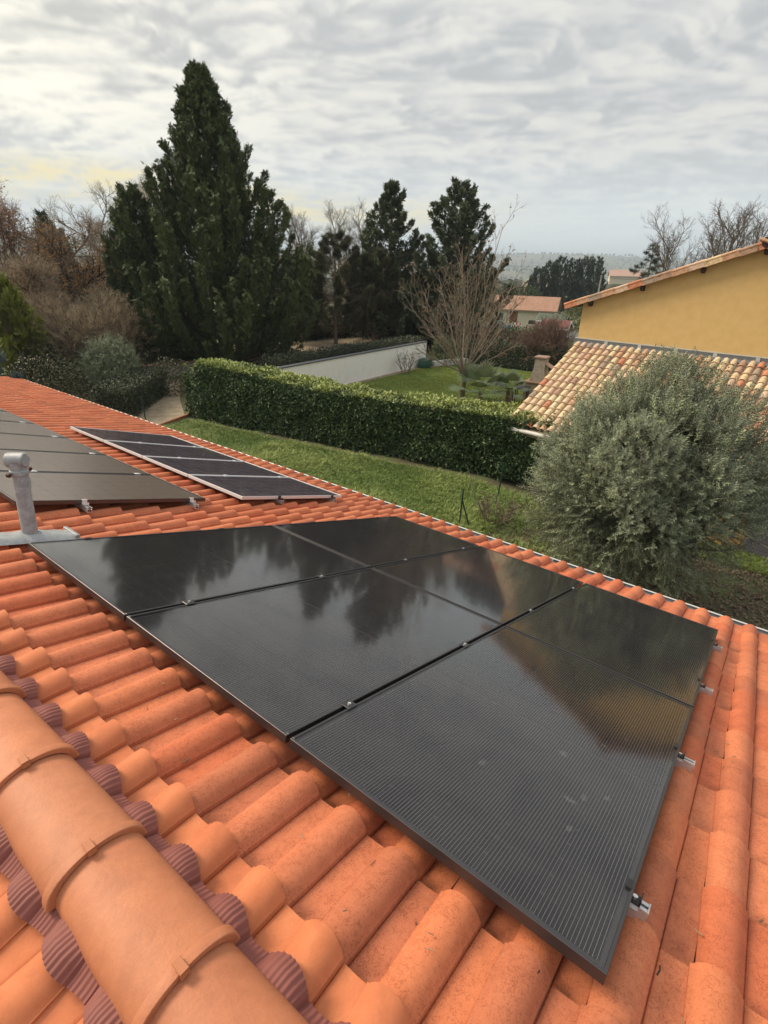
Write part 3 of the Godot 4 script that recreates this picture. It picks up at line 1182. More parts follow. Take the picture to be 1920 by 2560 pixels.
func twigs_on(t: Node3D, tips: Array, per: int, size: float, c: Color) -> void:
	var pl := [[], []]
	var ti := [PackedColorArray(), PackedColorArray()]
	for tp in tips:
		for k in per:
			var d: Vector3 = (tp[1] + any_dir() * 0.8 + Vector3.UP * 0.25).normalized()
			var v := rng.randi() % 2
			pl[v].append(Transform3D(rot_to(d, rng.randf() * TAU).scaled(Vector3.ONE * size * rng.randf_range(0.6, 1.3)), tp[0] - tp[1] * rng.randf() * size * 0.6))
			ti[v].append(c * rng.randf_range(0.7, 1.3))
	for v in 2: scatter("twigs", t, P.twigs[v], P.dry, pl[v], ti[v])


# An evergreen whose limbs end in plumes. half(t): half width at the share t of the height.
func conifer(called: String, label: String, at: Vector3, h: float, half: Callable, o: Dictionary, group := "") -> Node3D:
	var t := thing(called, label, "tree", at, 0.0, group)
	var mb := MB.new()
	mb.tube([Vector3(0, -0.2, 0), Vector3(0.05, h * 0.4, 0), Vector3(0, h * 0.75, 0.05), Vector3(0, h * 0.985, 0)], [o.r, o.r * 0.7, o.r * 0.35, 0.015], 8)
	part("trunk", mb.mesh(), P.bark_brown, t)
	mb = MB.new()
	var pl := [[], [], []]
	var ti := [PackedColorArray(), PackedColorArray(), PackedColorArray()]
	var n: int = o.limbs
	var kit: Array = o.kit
	var c0: Color = o.c0
	var c1: Color = o.c1
	for k in n:
		var s := pow((k + 0.5) / n, 0.85)
		s = lerpf(o.get("low", 0.02), 0.985, s)
		var az := k * 2.39996 + rng.randf_range(-0.35, 0.35)
		var out := Vector3(cos(az), 0, sin(az))
		var hw: float = half.call(s)
		var reach := hw * rng.randf_range(o.get("r0", 0.72), o.get("r1", 1.08))
		var he := h * s
		var rise: float = o.rise * reach + o.get("lift", 0.0)
		var a := Vector3(0, maxf(he - rise, 0.15), 0)
		var b := out * reach * 0.75 + Vector3(0, he - rise * 0.55, 0)
		var e := out * reach + Vector3(0, he + o.tipup * reach * 0.2, 0)
		var bz := func(q: float) -> Vector3: return a.lerp(b, q).lerp(b.lerp(e, q), q)
		var ps := []
		var rs := []
		for q in 5:
			ps.append(bz.call(q / 4.0)); rs.append(lerpf(o.r * 0.22 * (1.0 - s) + 0.012, 0.006, q / 4.0))
		mb.tube(ps, rs, 4)
		var per := int(o.density * (0.4 + reach) * rng.randf_range(0.8, 1.2))
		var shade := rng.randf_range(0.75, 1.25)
		for q in per:
			var x := pow(rng.randf(), 0.6)
			x = lerpf(o.get("bare", 0.25), o.get("spike", 1.16), x)
			var p: Vector3 = bz.call(x)
			var along := ((bz.call(minf(x + 0.05, 1.05)) as Vector3) - (bz.call(x - 0.05) as Vector3)).normalized()
			var w: float = o.plume * maxf(0.06, 0.30 + 0.9 * (1.0 - x)) * minf(1.0, 0.35 + reach * 0.4)
			var off := any_dir() * w * pow(rng.randf(), 0.5)
			off.y *= o.get("flat", 0.8)
			var d := (along * 0.8 + off.normalized() * 0.55 + Vector3.UP * float(o.up) + any_dir() * 0.45).normalized()
			var size: float = o.size * rng.randf_range(0.7, 1.25)
			var v := rng.randi() % kit.size()
			pl[v].append(Transform3D(rot_to(d, rng.randf() * TAU).scaled(Vector3.ONE * size), p + off))
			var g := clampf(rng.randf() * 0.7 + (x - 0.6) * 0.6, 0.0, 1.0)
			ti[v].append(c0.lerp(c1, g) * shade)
	part("branches", mb.mesh(), P.bark_brown, t)
	for v in kit.size():
		if pl[v].size():
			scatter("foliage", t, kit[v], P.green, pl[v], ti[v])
	return t


# A leafy shrub or hedge: leaves over (and a little under) the skin of a rounded box or ball.
func leafy(called: String, label: String, cat: String, at: Vector3, turn: float, skin: Callable, count: int, mesh: Mesh, m: Material, size: float, c0: Color, c1: Color, group := "", core: Mesh = null, core_c := Color(0.02, 0.025, 0.012)) -> Node3D:
	var t := thing(called, label, cat, at, turn, group)
	var pl := []
	var ti := PackedColorArray()
	for k in count:
		var s: Array = skin.call()         # [place, outward]
		var o: Vector3 = s[1]
		var d := (o * 0.55 + any_dir() * 0.75 + Vector3.UP * 0.25).normalized()
		var x := d.cross(o)
		if x.length_squared() < 0.01: x = d.cross(Vector3(0.3, 0.1, 0.9))
		x = x.normalized()
		var z := x.cross(d).normalized()
		if z.dot(o) < 0: z = -z; x = -x
		var b := Basis(x, d, z) * Basis(Vector3.UP, rng.randf_range(-0.7, 0.7))
		pl.append(Transform3D(b.scaled(Vector3.ONE * size * rng.randf_range(0.65, 1.2)), s[0]))
		var g := rng.randf()
		var up := clampf(o.y, 0.0, 1.0)
		ti.append(c0.lerp(c1, g * g * g * 0.3 + s[2]) if s.size() > 2 else c0.lerp(c1, g * g * 0.8))
	if core:
		part("branches", core, mat(core_c, 1.0), t)  # solid dark core added behind the leaves to close gaps, not branches
	scatter("foliage", t, mesh, m, pl, ti)
	return t


# ---------------------------------------------------------------- the lie of the land

func build_ground() -> void:
	var f := field(512, [[0.008, 4, 81, 0.5], [0.06, 3, 82, 0.3], [0.2, 2, 83, 0.2]])
	var earth := ramp_texture(512, f, [0.0, 0.38, 0.5, 0.62, 1.0], [Color(0.045, 0.036, 0.022), Color(0.075, 0.060, 0.034), Color(0.085, 0.085, 0.036), Color(0.085, 0.105, 0.034), Color(0.15, 0.14, 0.07)])
	M.earth = tmat(earth, 0.22, Color.WHITE, 1.0)
	var turf := ramp_texture(512, f, [0.0, 0.4, 0.55, 1.0], [Color(0.055, 0.085, 0.014), Color(0.090, 0.130, 0.020), Color(0.13, 0.17, 0.030), Color(0.20, 0.21, 0.06)])
	M.turf = tmat(turf, 0.35, Color.WHITE, 1.0)
	M.sand = tmat(ramp_texture(512, f, [0.0, 0.45, 0.6, 1.0], [Color(0.15, 0.115, 0.075), Color(0.24, 0.19, 0.125), Color(0.30, 0.245, 0.17), Color(0.36, 0.31, 0.23)]), 0.5, Color.WHITE, 1.0)
	var radii := [0.0]
	var r := 4.0
	while r < 9000.0:
		radii.append(r)
		r *= 1.11
	var hill := noise(0.00055, 4, 91)
	var fieldn := noise(0.0045, 1, 92, FastNoiseLite.TYPE_CELLULAR)
	fieldn.cellular_return_type = FastNoiseLite.RETURN_CELL_VALUE
	var wood := noise(0.0035, 4, 93)
	var sides := 180
	var height := func(x: float, z: float) -> float:
		var d := Vector2(x - EYE.x, z - EYE.z).length()
		var y := ground_y(x, z)
		var az := atan2(z - EYE.z, x - EYE.x)
		y += hill.get_noise_2d(x, z) * 38.0 * smoothstep(300.0, 1500.0, d)
		y += (112.0 + 24.0 * hill.get_noise_2d(cos(az) * 2600.0 + 900.0, sin(az) * 2600.0) + 12.0 * sin(az * 9.0)) * smoothstep(1300.0, 3900.0, d)
		return y
	var near := MB.new()
	var far := MB.new()
	var split := 21
	for part_ in [[near, 0, split], [far, split, radii.size() - 1]]:
		var mb: MB = part_[0]
		var rows := []
		for k in range(part_[1], part_[2] + 1):
			var row := PackedVector3Array()
			for q in sides:
				var a := TAU * q / sides
				var x: float = EYE.x + radii[k] * cos(a)
				var z: float = EYE.z + radii[k] * sin(a)
				row.append(Vector3(x, height.call(x, z), z))
			rows.append(row)
		for k in rows.size(): rows[k].reverse()
		mb.grid(rows, true)
		for k in mb.v.size():
			var p := mb.v[k]
			var c := Color(0.10, 0.115, 0.045)
			var v := fieldn.get_noise_2d(p.x, p.z)
			c = c.lerp(Color(0.085, 0.13, 0.045), clampf(v * 2.0, 0, 1)).lerp(Color(0.17, 0.14, 0.085), clampf(-v * 1.6 - 0.3, 0, 1))
			if wood.get_noise_2d(p.x, p.z) > 0.05: c = Color(0.045, 0.048, 0.026)
			mb.c[k] = c
	var g := part("ground", near.mesh(), M.earth, self)
	g.set_meta("kind", "structure")
	tag(g, "brown and green earth of the gardens around the houses", "ground")
	var hm := vmat(1.0)
	var hl := part("hills", far.mesh(null, true), hm, self)
	tag(hl, "hazy fields and wooded hills along the horizon", "hills", "", "structure")
	# lawn behind the hedge, and the rough grass strip before it: sheets that follow the flat ground
	var sheet := func(called: String, label: String, m: Material, ps: Array, y: float) -> void:
		var mb := MB.new()
		var pv := PackedVector2Array(ps)
		var tr := Geometry2D.triangulate_polygon(pv)
		for k in range(0, tr.size(), 3):
			var a := Vector3(ps[tr[k]].x, y, ps[tr[k]].y)
			var b := Vector3(ps[tr[k + 1]].x, y, ps[tr[k + 1]].y)
			var c := Vector3(ps[tr[k + 2]].x, y, ps[tr[k + 2]].y)
			if (b - a).cross(c - a).y < 0: mb.tri(a, c, b)
			else: mb.tri(a, b, c)
		var o := part(called, mb.mesh(), m, self)
		tag(o, label, "ground", "", "structure")
	sheet.call("lawn", "mown green lawn between the hedge and the white wall", M.turf, [Vector2(13.5, -15.2), Vector2(28.0, -15.55), Vector2(30.2, -13.5), Vector2(30.2, -8.0), Vector2(23.0, -4.4), Vector2(18.0, -4.0), Vector2(13.8, -4.4)], 0.012)
	sheet.call("grass_strip", "strip of rough grass between the eaves and the hedge", M.turf, [Vector2(4.5, -15.2), Vector2(9.0, -15.2), Vector2(10.2, -14.2), Vector2(11.0, -8.0), Vector2(11.9, -3.5), Vector2(11.0, -2.0), Vector2(8.0, -1.0), Vector2(4.5, -0.5)], 0.010)
	sheet.call("path", "sandy path at the far end of the tiled roof", M.sand, [Vector2(7.6, -15.6), Vector2(10.6, -15.6), Vector2(12.2, -18.5), Vector2(14.8, -22.5), Vector2(13.0, -24.0), Vector2(10.5, -20.0), Vector2(7.6, -18.0)], 0.014)
	sheet.call("bark_mulch", "bare brown soil along the foot of the white wall", M.sand.duplicate(), [Vector2(14.0, -15.5), Vector2(28.2, -15.9), Vector2(28.0, -15.3), Vector2(14.0, -14.7)], 0.018)
	# grass in blades
	var blades := func(called: String, label: String, n: int, where: Callable, size: float, c0: Color, c1: Color, patch: FastNoiseLite) -> void:
		var pl := [[], [], []]
		var ti := [PackedColorArray(), PackedColorArray(), PackedColorArray()]
		for k in n:
			var q: Vector2 = where.call()
			if q == Vector2.ZERO: continue
			var pn := patch.get_noise_2d(q.x, q.y)
			var s := size * rng.randf_range(0.6, 1.25) * (1.0 + 0.6 * pn)
			var v := rng.randi() % 3
			pl[v].append(Transform3D(Basis(Vector3.UP, rng.randf() * TAU).scaled(Vector3(s * 1.2, s, s * 1.2)), Vector3(q.x, ground_y(q.x, q.y) + 0.004, q.y)))
			ti[v].append(c0.lerp(c1, clampf(0.5 + pn * 0.9 + rng.randf_range(-0.25, 0.25), 0.0, 1.0)))
		var t := thing(called, label, "grass")
		t.set_meta("kind", "stuff")
		for v in 3: scatter("blades", t, P.grass[v], P.grass_mat, pl[v], ti[v])
	var pn := noise(0.35, 3, 95)
	blades.call("rough_grass", "long rough grass beside the eaves, flattened and pale in places", 52000, func() -> Vector2:
		var z := rng.randf_range(-15.2, 1.0)
		var x1 := 11.9 + (z + 3.5) * 0.155 + 0.35
		var x := rng.randf_range(5.0, x1)
		if z > -1.6 and x > 7.0 and rng.randf() < 0.75: return Vector2.ZERO
		return Vector2(x, z), 0.17, Color(0.110, 0.185, 0.034), Color(0.255, 0.305, 0.085), pn)
	blades.call("lawn_grass", "short mown grass covering the lawn behind the hedge", 60000, func() -> Vector2:
		var z := rng.randf_range(-15.2, -4.6)
		return Vector2(rng.randf_range(15.0, 30.2), z), 0.085, Color(0.125, 0.195, 0.020), Color(0.235, 0.270, 0.042), pn)
	blades.call("wall_grass", "tufts of grass at the foot of the yellow house", 2600, func() -> Vector2:
		return Vector2(rng.randf_range(11.6, 13.1), rng.randf_range(2.6, 6.5)), 0.14, Color(0.085, 0.145, 0.022), Color(0.18, 0.215, 0.050), pn)
	# fallen leaves
	var pl := []
	var ti := PackedColorArray()
	for k in 14000:
		var x := rng.randf_range(6.0, 12.0)
		var z := rng.randf_range(-2.6, 6.5)
		if rng.randf() > smoothstep(-2.6, 2.0, z): continue
		pl.append(Transform3D(Basis.from_euler(Vector3(-PI / 2 + rng.randf_range(-0.5, 0.5), rng.randf() * TAU, rng.randf_range(-0.5, 0.5))).scaled(Vector3.ONE * rng.randf_range(0.05, 0.10)), Vector3(x, ground_y(x, z) + rng.randf_range(0.008, 0.03), z)))
		ti.append(Color(0.11, 0.07, 0.042).lerp(Color(0.24, 0.18, 0.125), rng.randf()))
	var litter := scatter("fallen_leaves", self, P.dead_leaf, P.dry, pl, ti)
	tag(litter, "brown fallen leaves strewn under the olive tree", "leaves")


func build_hedge() -> void:
	# local x along the hedge (towards the camera's right), z across it (towards the lawn)
	var a := Vector3(10.75, 0, -15.6)
	var b := Vector3(13.25, 0, -1.75)
	var len := a.distance_to(b)
	var dx := (b - a).normalized()
	var turn := atan2(-dx.z, dx.x)
	var lump := noise(0.8, 3, 101)
	var top := func(x: float) -> float: return 1.82 + 0.34 * (1.0 - smoothstep(1.2, 6.5, x)) - 0.95 * pow(1.0 - smoothstep(-0.2, 1.1, x), 2.0)
	var depth := 1.35
	# z negative is the lawn side: local z axis = up x ... see below
	var skin := func() -> Array:
		var x := rng.randf_range(-0.05, len + 0.05)
		var h: float = top.call(x)
		var q := rng.randf()
		var p: Vector3
		var o: Vector3
		if q < 0.50:
			var y := h * pow(rng.randf(), 0.9)
			p = Vector3(x, y, 0.0); o = Vector3(0, 0.12, 1)
			if y > h - 0.26:
				var e := (y - h + 0.26) / 0.26
				p.z -= 0.16 * e * e; o = Vector3(0, e, 1.0 - 0.5 * e).normalized()
		elif q < 0.86:
			p = Vector3(x, h, -rng.randf() * depth); o = Vector3(0, 1, 0)
		elif q < 0.93:
			p = Vector3(0.0 if rng.randf() < 0.5 else len, h * rng.randf(), -rng.randf() * depth); o = Vector3(-1 if p.x < 1 else 1, 0.1, 0)
		else:
			p = Vector3(x, h * rng.randf(), -depth); o = Vector3(0, 0.1, -1)
		if x < 0.9: p.z = lerpf(p.z, -depth * 0.5, 0.45 * pow(1.0 - maxf(x, 0.0) / 0.9, 2.0))
		var bump := lump.get_noise_3d(p.x, p.y * 1.3, p.z) * 0.20 + rng.randf_range(-0.09, 0.05)
		p += o * bump
		# sky light on the hedge top, put into the leaf colour as yellower green
		var top_light := 0.9 * smoothstep(h - 0.10, h + 0.06, p.y) * rng.randf_range(0.5, 1.1)
		return [p, o, top_light]
	var core := MB.new()
	var rows := []
	for k in 13:
		var x := lerpf(0.55, len - 0.12, k / 12.0)
		var h: float = top.call(x) - 0.13
		rows.append(PackedVector3Array([Vector3(x, 0.0, -0.12), Vector3(x, h * 0.5, -0.12), Vector3(x, h - 0.15, -0.13), Vector3(x, h, -0.35), Vector3(x, h, -depth + 0.3), Vector3(x, h - 0.2, -depth + 0.12), Vector3(x, 0, -depth + 0.12)]))
	core.grid(rows)
	for e in [0, 12]:
		var rr: PackedVector3Array = rows[e]
		for k in range(1, rr.size() - 1):
			if e: core.tri(rr[0], rr[k], rr[k + 1])
			else: core.tri(rr[0], rr[k + 1], rr[k])
	leafy("laurel_hedge", "long clipped laurel hedge with glossy leaves and pale top", "hedge", a, turn, skin, 46000, P.leaf, P.laurel, 0.135, Color(0.022, 0.060, 0.016), Color(0.38, 0.43, 0.12), "", core.mesh(), Color(0.016, 0.022, 0.010))


func build_olive() -> void:
	var c := Vector3(8.95, 0.0, 1.75)
	var t := thing("olive_tree", "big bushy grey green olive tree between the eaves and the yellow house", "tree", c)
	var mb := MB.new()
	var tips := []
	for k in 7:
		var a := TAU * k / 7.0 + 0.3
		grow(mb, Vector3(cos(a) * 0.12, -0.1, sin(a) * 0.12), Vector3(cos(a) * 0.36, 1.0, sin(a) * 0.36).normalized(), rng.randf_range(2.4, 3.2), 0.055, 0, {"levels": 2, "n": [9, 5], "from": [0.2, 0.25], "spread": [0.75, 0.7], "ratio": [0.48, 0.5], "wob": 0.22, "up": 0.02, "rmin": 0.004}, tips)
	part("branches", mb.mesh(), P.bark_grey, t)
	var lump := noise(0.75, 3, 111)
	var pl := [[], [], []]
	var ti := [PackedColorArray(), PackedColorArray(), PackedColorArray()]
	var n := 0
	while n < 21000:
		var d := any_dir()
		if d.y < -0.75: continue
		# the crown: a tall rounded mass, a bit wider low on the left, with a loose skirt that hangs almost to the grass
		var yy := d.y
		var rad := Vector3(1.66, 1.92 if yy > 0 else 1.98, 1.68)
		var k := 1.0 + lump.get_noise_3dv(d * 2.4) * 0.38
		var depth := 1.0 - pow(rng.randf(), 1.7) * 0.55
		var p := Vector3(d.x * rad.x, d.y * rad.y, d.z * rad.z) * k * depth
		p.y += 2.25
		if p.y < 0.3: continue
		if lump.get_noise_3dv(p * 1.6 + Vector3(7, 3, 1)) < -0.26: continue
		# the side by the yellow house thins out low down
		if p.y < 2.1 and p.z > 0.85 and rng.randf() < 0.72: continue
		n += 1
		var o := (d + Vector3.UP * (0.55 if p.y > 2.0 else -0.1) + any_dir() * 0.65).normalized()
		var v := rng.randi() % 3
		var s := rng.randf_range(0.17, 0.31)
		pl[v].append(Transform3D(rot_to(o, rng.randf() * TAU).scaled(Vector3.ONE * s), p))
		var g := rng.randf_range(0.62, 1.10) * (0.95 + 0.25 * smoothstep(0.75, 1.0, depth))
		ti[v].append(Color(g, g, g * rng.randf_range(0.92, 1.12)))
	# long young shoots that stand up from the top
	for q in 60:
		var a := rng.randf() * TAU
		var r := sqrt(rng.randf()) * 1.5
		var base := Vector3(cos(a) * r, 2.25 + 1.9 * sqrt(maxf(0.0, 1.0 - r * r / 3.2)), sin(a) * r)
		var d := (Vector3(cos(a) * 0.25 * r, 1.0, sin(a) * 0.25 * r) + any_dir() * 0.2).normalized()
		for k in 2:
			var v := rng.randi() % 3
			pl[v].append(Transform3D(rot_to((d + any_dir() * 0.25).normalized(), rng.randf() * TAU).scaled(Vector3.ONE * 0.3), base + d * 0.17 * k))
			ti[v].append(Color(1.15, 1.2, 1.0))
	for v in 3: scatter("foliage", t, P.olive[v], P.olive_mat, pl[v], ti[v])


func build_trees() -> void:
	# the tall dark cypress hedge tree that towers over the garden
	var prof := func(s: float) -> float:
		var st := [0.0, 0.03, 0.09, 0.18, 0.29, 0.39, 0.51, 0.63, 0.71, 0.83, 0.94, 1.0]
		var w := [2.9, 3.4, 4.6, 5.2, 5.2, 4.6, 3.6, 2.7, 2.0, 1.3, 0.65, 0.15]
		for k in st.size() - 1:
			if s <= st[k + 1]: return lerpf(w[k], w[k + 1], (s - st[k]) / (st[k + 1] - st[k]))
		return 0.2
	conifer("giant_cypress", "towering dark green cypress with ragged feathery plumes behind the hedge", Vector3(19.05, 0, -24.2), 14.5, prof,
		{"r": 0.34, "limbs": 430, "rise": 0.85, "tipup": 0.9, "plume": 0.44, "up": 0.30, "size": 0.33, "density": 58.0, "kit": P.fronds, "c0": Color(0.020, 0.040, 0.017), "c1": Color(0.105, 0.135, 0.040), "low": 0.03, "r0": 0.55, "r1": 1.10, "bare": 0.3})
	# a second leader on its left
	conifer("cypress", "dark cypress leader pressed against the left flank of the towering one", Vector3(16.0, 0, -26.9), 9.2, func(s: float) -> float: return 2.6 * pow(1.0 - s, 0.75) * smoothstep(-0.25, 0.2, s) + 0.2,
		{"r": 0.2, "limbs": 90, "rise": 1.1, "tipup": 1.0, "plume": 0.5, "up": 0.35, "size": 0.34, "density": 74.0, "kit": P.fronds, "c0": Color(0.018, 0.036, 0.016), "c1": Color(0.080, 0.110, 0.035), "low": 0.04})
	# two lighter conifers behind the white wall
	var open := {"r": 0.2, "limbs": 170, "rise": 0.40, "tipup": 0.9, "plume": 0.36, "up": 0.2, "size": 0.34, "density": 58.0, "kit": P.fronds, "c0": Color(0.036, 0.056, 0.028), "c1": Color(0.105, 0.130, 0.058), "low": 0.06, "r0": 0.3, "r1": 1.25, "bare": 0.15, "flat": 0.55, "spike": 1.2}
	conifer("tall_conifer", "slender open conifer behind the white wall, left of a matching pair", Vector3(33.7, 0, -23.2), 11.1, func(s: float) -> float: return 4.1 * pow(1.0 - s, 0.82) + 0.2, open, "pair of open conifers")
	conifer("tall_conifer", "open conifer with bushy top rising right behind the bare garden tree", Vector3(35.0, 0, -18.3), 11.0, func(s: float) -> float: return 3.9 * pow(1.0 - s, 0.62) + 0.2, open, "pair of open conifers")
	var low: Dictionary = open.duplicate()
	low.c0 = Color(0.012, 0.024, 0.014)
	low.c1 = Color(0.034, 0.056, 0.026)
	low.density = 40.0
	low.limbs = 85
	conifer("conifer", "darker shorter conifer right of the pair, behind the bare tree", Vector3(36.9, 0, -19.2), 8.7, func(s: float) -> float: return 1.6 * pow(1.0 - s, 0.7) + 0.2, low)
	conifer("conifer", "dark broad conifer filling the gap between the open pair", Vector3(37.5, 0, -21.5), 6.4, func(s: float) -> float: return 2.6 * pow(1.0 - s, 0.6) + 0.2, low)
	# pines with brownish crowns
	var pine := {"r": 0.15, "limbs": 64, "rise": 0.15, "tipup": 0.9, "plume": 0.5, "up": 0.5, "size": 0.40, "density": 62.0, "kit": P.needles, "c0": Color(0.040, 0.050, 0.026), "c1": Color(0.115, 0.105, 0.055), "low": 0.16, "r0": 0.5, "r1": 1.1, "bare": 0.35}
	conifer("pine", "olive brown pine on a bare lower trunk behind the white wall", Vector3(29.1, 0, -24.6), 7.6, func(s: float) -> float: return 2.7 * pow(sin(PI * clampf(0.2 + s * 0.8, 0, 1)), 0.7) + 0.2, pine)
	conifer("pine", "smaller brownish pine half hidden by the giant cypress", Vector3(27.6, 0, -26.6), 6.2, func(s: float) -> float: return 2.2 * pow(1.0 - s, 0.6) + 0.2, pine)
	conifer("pine", "bushy dark pine between the brown pines and the left open conifer", Vector3(31.6, 0, -23.0), 6.6, func(s: float) -> float: return 2.6 * pow(1.0 - s, 0.5) + 0.2, pine)
	conifer("pine", "brown green pine low in the gap behind the bare tree", Vector3(34.8, 0, -20.4), 5.4, func(s: float) -> float: return 2.4 * pow(1.0 - s, 0.5) + 0.2, pine)
	# far left: a pair of dark cypress tips over the wood
	var spire := {"r": 0.12, "limbs": 60, "rise": 1.2, "tipup": 1.0, "plume": 0.4, "up": 0.8, "size": 0.5, "density": 26.0, "kit": P.fronds, "c0": Color(0.020, 0.034, 0.022), "c1": Color(0.05, 0.07, 0.035), "low": 0.3}
	conifer("slim_cypress", "tallest dark cypress tip standing over the brown wood at left", Vector3(18.8, 0, -44.7), 8.7, func(s: float) -> float: return 1.5 * pow(1.0 - s, 0.7) + 0.1, spire, "cypress tips over the wood")
	conifer("slim_cypress", "lower dark cypress tip right of the tallest one over the wood", Vector3(19.6, 0, -44.4), 7.6, func(s: float) -> float: return 1.3 * pow(1.0 - s, 0.7) + 0.1, spire, "cypress tips over the wood")
	conifer("golden_cypress", "lime green conifer at the left edge of the picture", Vector3(8.3, 0, -25.2), 4.9, func(s: float) -> float: return 1.75 * pow(1.0 - s, 0.6) + 0.1,
		{"r": 0.12, "limbs": 70, "rise": 1.3, "tipup": 1.0, "plume": 0.4, "up": 0.7, "size": 0.38, "density": 40.0, "kit": P.fronds, "c0": Color(0.075, 0.095, 0.012), "c1": Color(0.21, 0.23, 0.030), "low": 0.1})
	conifer("blue_cedar", "blue grey cedar branch tips at the left edge", Vector3(4.9, 0, -20.3), 3.9, func(s: float) -> float: return 2.0 * pow(1.0 - s, 0.6) + 0.1,
		{"r": 0.12, "limbs": 50, "rise": 0.2, "tipup": 0.2, "plume": 0.3, "up": 0.1, "size": 0.3, "density": 44.0, "kit": P.needles, "c0": Color(0.07, 0.095, 0.10), "c1": Color(0.17, 0.21, 0.215), "low": 0.2})
	# the bare garden tree on the lawn: a knuckled head with long straight shoots
	var t := thing("bare_tree", "leafless pollarded tree with a fan of thin shoots on the lawn", "tree", Vector3(21.2, 0, -9.1))
	var mb := MB.new()
	mb.tube([Vector3(0, -0.1, 0), Vector3(0.02, 0.5, 0), Vector3(0, 1.1, 0.03), Vector3(0.0, 1.35, 0.05)], [0.16, 0.135, 0.13, 0.17], 10)
	part("trunk", mb.mesh(), P.bark_grey, t)
	mb = MB.new()
	var tips := []
	for k in 21:
		var a := k * 2.4 + rng.randf_range(-0.3, 0.3)
		var sp := lerpf(0.05, 1.15, pow((k + 0.5) / 21.0, 0.9)) + rng.randf_range(-0.10, 0.10)
		var d := Vector3(cos(a) * sin(sp), cos(sp), sin(a) * sin(sp))
		grow(mb, Vector3(cos(a) * 0.10, 1.25 + 0.1 * rng.randf(), sin(a) * 0.10), d, lerpf(6.3, 3.6, sp) * rng.randf_range(0.75, 1.1), rng.randf_range(0.020, 0.040), 0, {"levels": 2, "n": [8, 4], "from": [0.25, 0.2], "spread": [0.6, 0.65], "ratio": [0.30, 0.5], "wob": 0.13, "up": 0.055, "rmin": 0.005}, tips)
	part("branches", mb.mesh(), P.bark_pale, t)
	twigs_on(t, tips, 1, 0.2, Color(0.25, 0.20, 0.15))
	leaves_on(t, tips, 1, 0.11, 0.15, Color(0.14, 0.085, 0.05), Color(0.26, 0.18, 0.11), P.dry)
	# leafless trees: shared shapes of growing
	var oak := {"levels": 3, "n": [8, 7, 6], "from": [0.3, 0.2, 0.15], "spread": [0.75, 0.75, 0.7], "ratio": [0.62, 0.55, 0.5], "wob": 0.24, "up": 0.02, "rmin": 0.010, "r": 0.15, "first": 0.62}
	var upright := {"levels": 3, "n": [11, 7, 5], "from": [0.25, 0.15, 0.15], "spread": [0.5, 0.55, 0.6], "ratio": [0.5, 0.5, 0.5], "wob": 0.13, "up": 0.06, "rmin": 0.010, "r": 0.12, "first": 0.72}
	var r: Array
	r = bare_tree("oak", "oak with reddish last leaves at the upper left edge", Vector3(13.0, 0, -36.2), 9.6, P.bark_red, oak)
	twigs_on(r[0], r[1], 2, 0.7, Color(0.27, 0.165, 0.125))
	leaves_on(r[0], r[1], 6, 0.14, 0.5, Color(0.28, 0.14, 0.09), Color(0.44, 0.27, 0.19), P.dry)
	r = bare_tree("oak", "gnarled oak with rust brown leaves, left of the leafless pale one", Vector3(14.5, 0, -32.0), 7.4, P.bark_dark, oak)
	twigs_on(r[0], r[1], 1, 0.7, Color(0.17, 0.125, 0.09))
	leaves_on(r[0], r[1], 6, 0.14, 0.5, Color(0.27, 0.135, 0.045), Color(0.46, 0.27, 0.11), P.dry)
	r = bare_tree("oak", "gnarled oak with orange brown leaves against the giant cypress", Vector3(17.2, 0, -31.6), 7.0, P.bark_dark, oak)
	twigs_on(r[0], r[1], 1, 0.7, Color(0.17, 0.125, 0.09))
	leaves_on(r[0], r[1], 6, 0.14, 0.5, Color(0.28, 0.14, 0.045), Color(0.50, 0.29, 0.11), P.dry)
	r = bare_tree("oak", "thin brown oak in the dim middle of the left wood", Vector3(11.6, 0, -31.0), 6.4, P.bark_brown, oak)
	leaves_on(r[0], r[1], 2, 0.11, 0.4, Color(0.13, 0.08, 0.04), Color(0.24, 0.15, 0.08), P.dry)
	r = bare_tree("oak", "oak in the back of the left wood under the cypress tips", Vector3(16.4, 0, -41.0), 7.4, P.bark_brown, oak)
	leaves_on(r[0], r[1], 2, 0.12, 0.5, Color(0.16, 0.09, 0.05), Color(0.28, 0.17, 0.09), P.dry)
	r = bare_tree("tree", "tall pale leafless tree spreading over the wood left of the giant cypress", Vector3(22.6, 0, -41.0), 10.6, P.bark_pale, oak)
	twigs_on(r[0], r[1], 2, 0.7, Color(0.24, 0.20, 0.155))
	r = bare_tree("tree", "leafless tree partly behind the giant cypress, highest of the left wood", Vector3(27.4, 0, -44.8), 12.0, P.bark_grey, upright)
	twigs_on(r[0], r[1], 2, 0.7, Color(0.17, 0.14, 0.11))
	var mids := ["leafless tree close to the right flank of the giant cypress", "middle leafless tree of the three seen against the yellow cloud", "leafless tree touching the left open conifer, against the cloud"]
	var mp := [Vector3(38.0, -0.7, -35.8), Vector3(43.2, -0.7, -37.2), Vector3(43.3, -0.7, -34.2)]
	for k in 3:
		r = bare_tree("tree", mids[k], mp[k], [10.6, 12.0, 11.6][k], [P.bark_pale, P.bark_grey, P.bark_pale][k], upright, "leafless trees between the conifers")
		twigs_on(r[0], r[1], 2, 0.6, Color(0.19, 0.155, 0.12))
	var rights := ["leafless tree farthest left of those over the yellow gable", "second leafless tree from the left over the yellow gable", "third leafless tree from the left over the yellow gable", "leafless tree at the right edge over the yellow gable"]
	var rp_ := [Vector3(60.0, -1.2, -9.2), Vector3(61.0, -1.2, -6.9), Vector3(59.0, -1.2, -4.8), Vector3(57.2, -1.2, -3.0)]
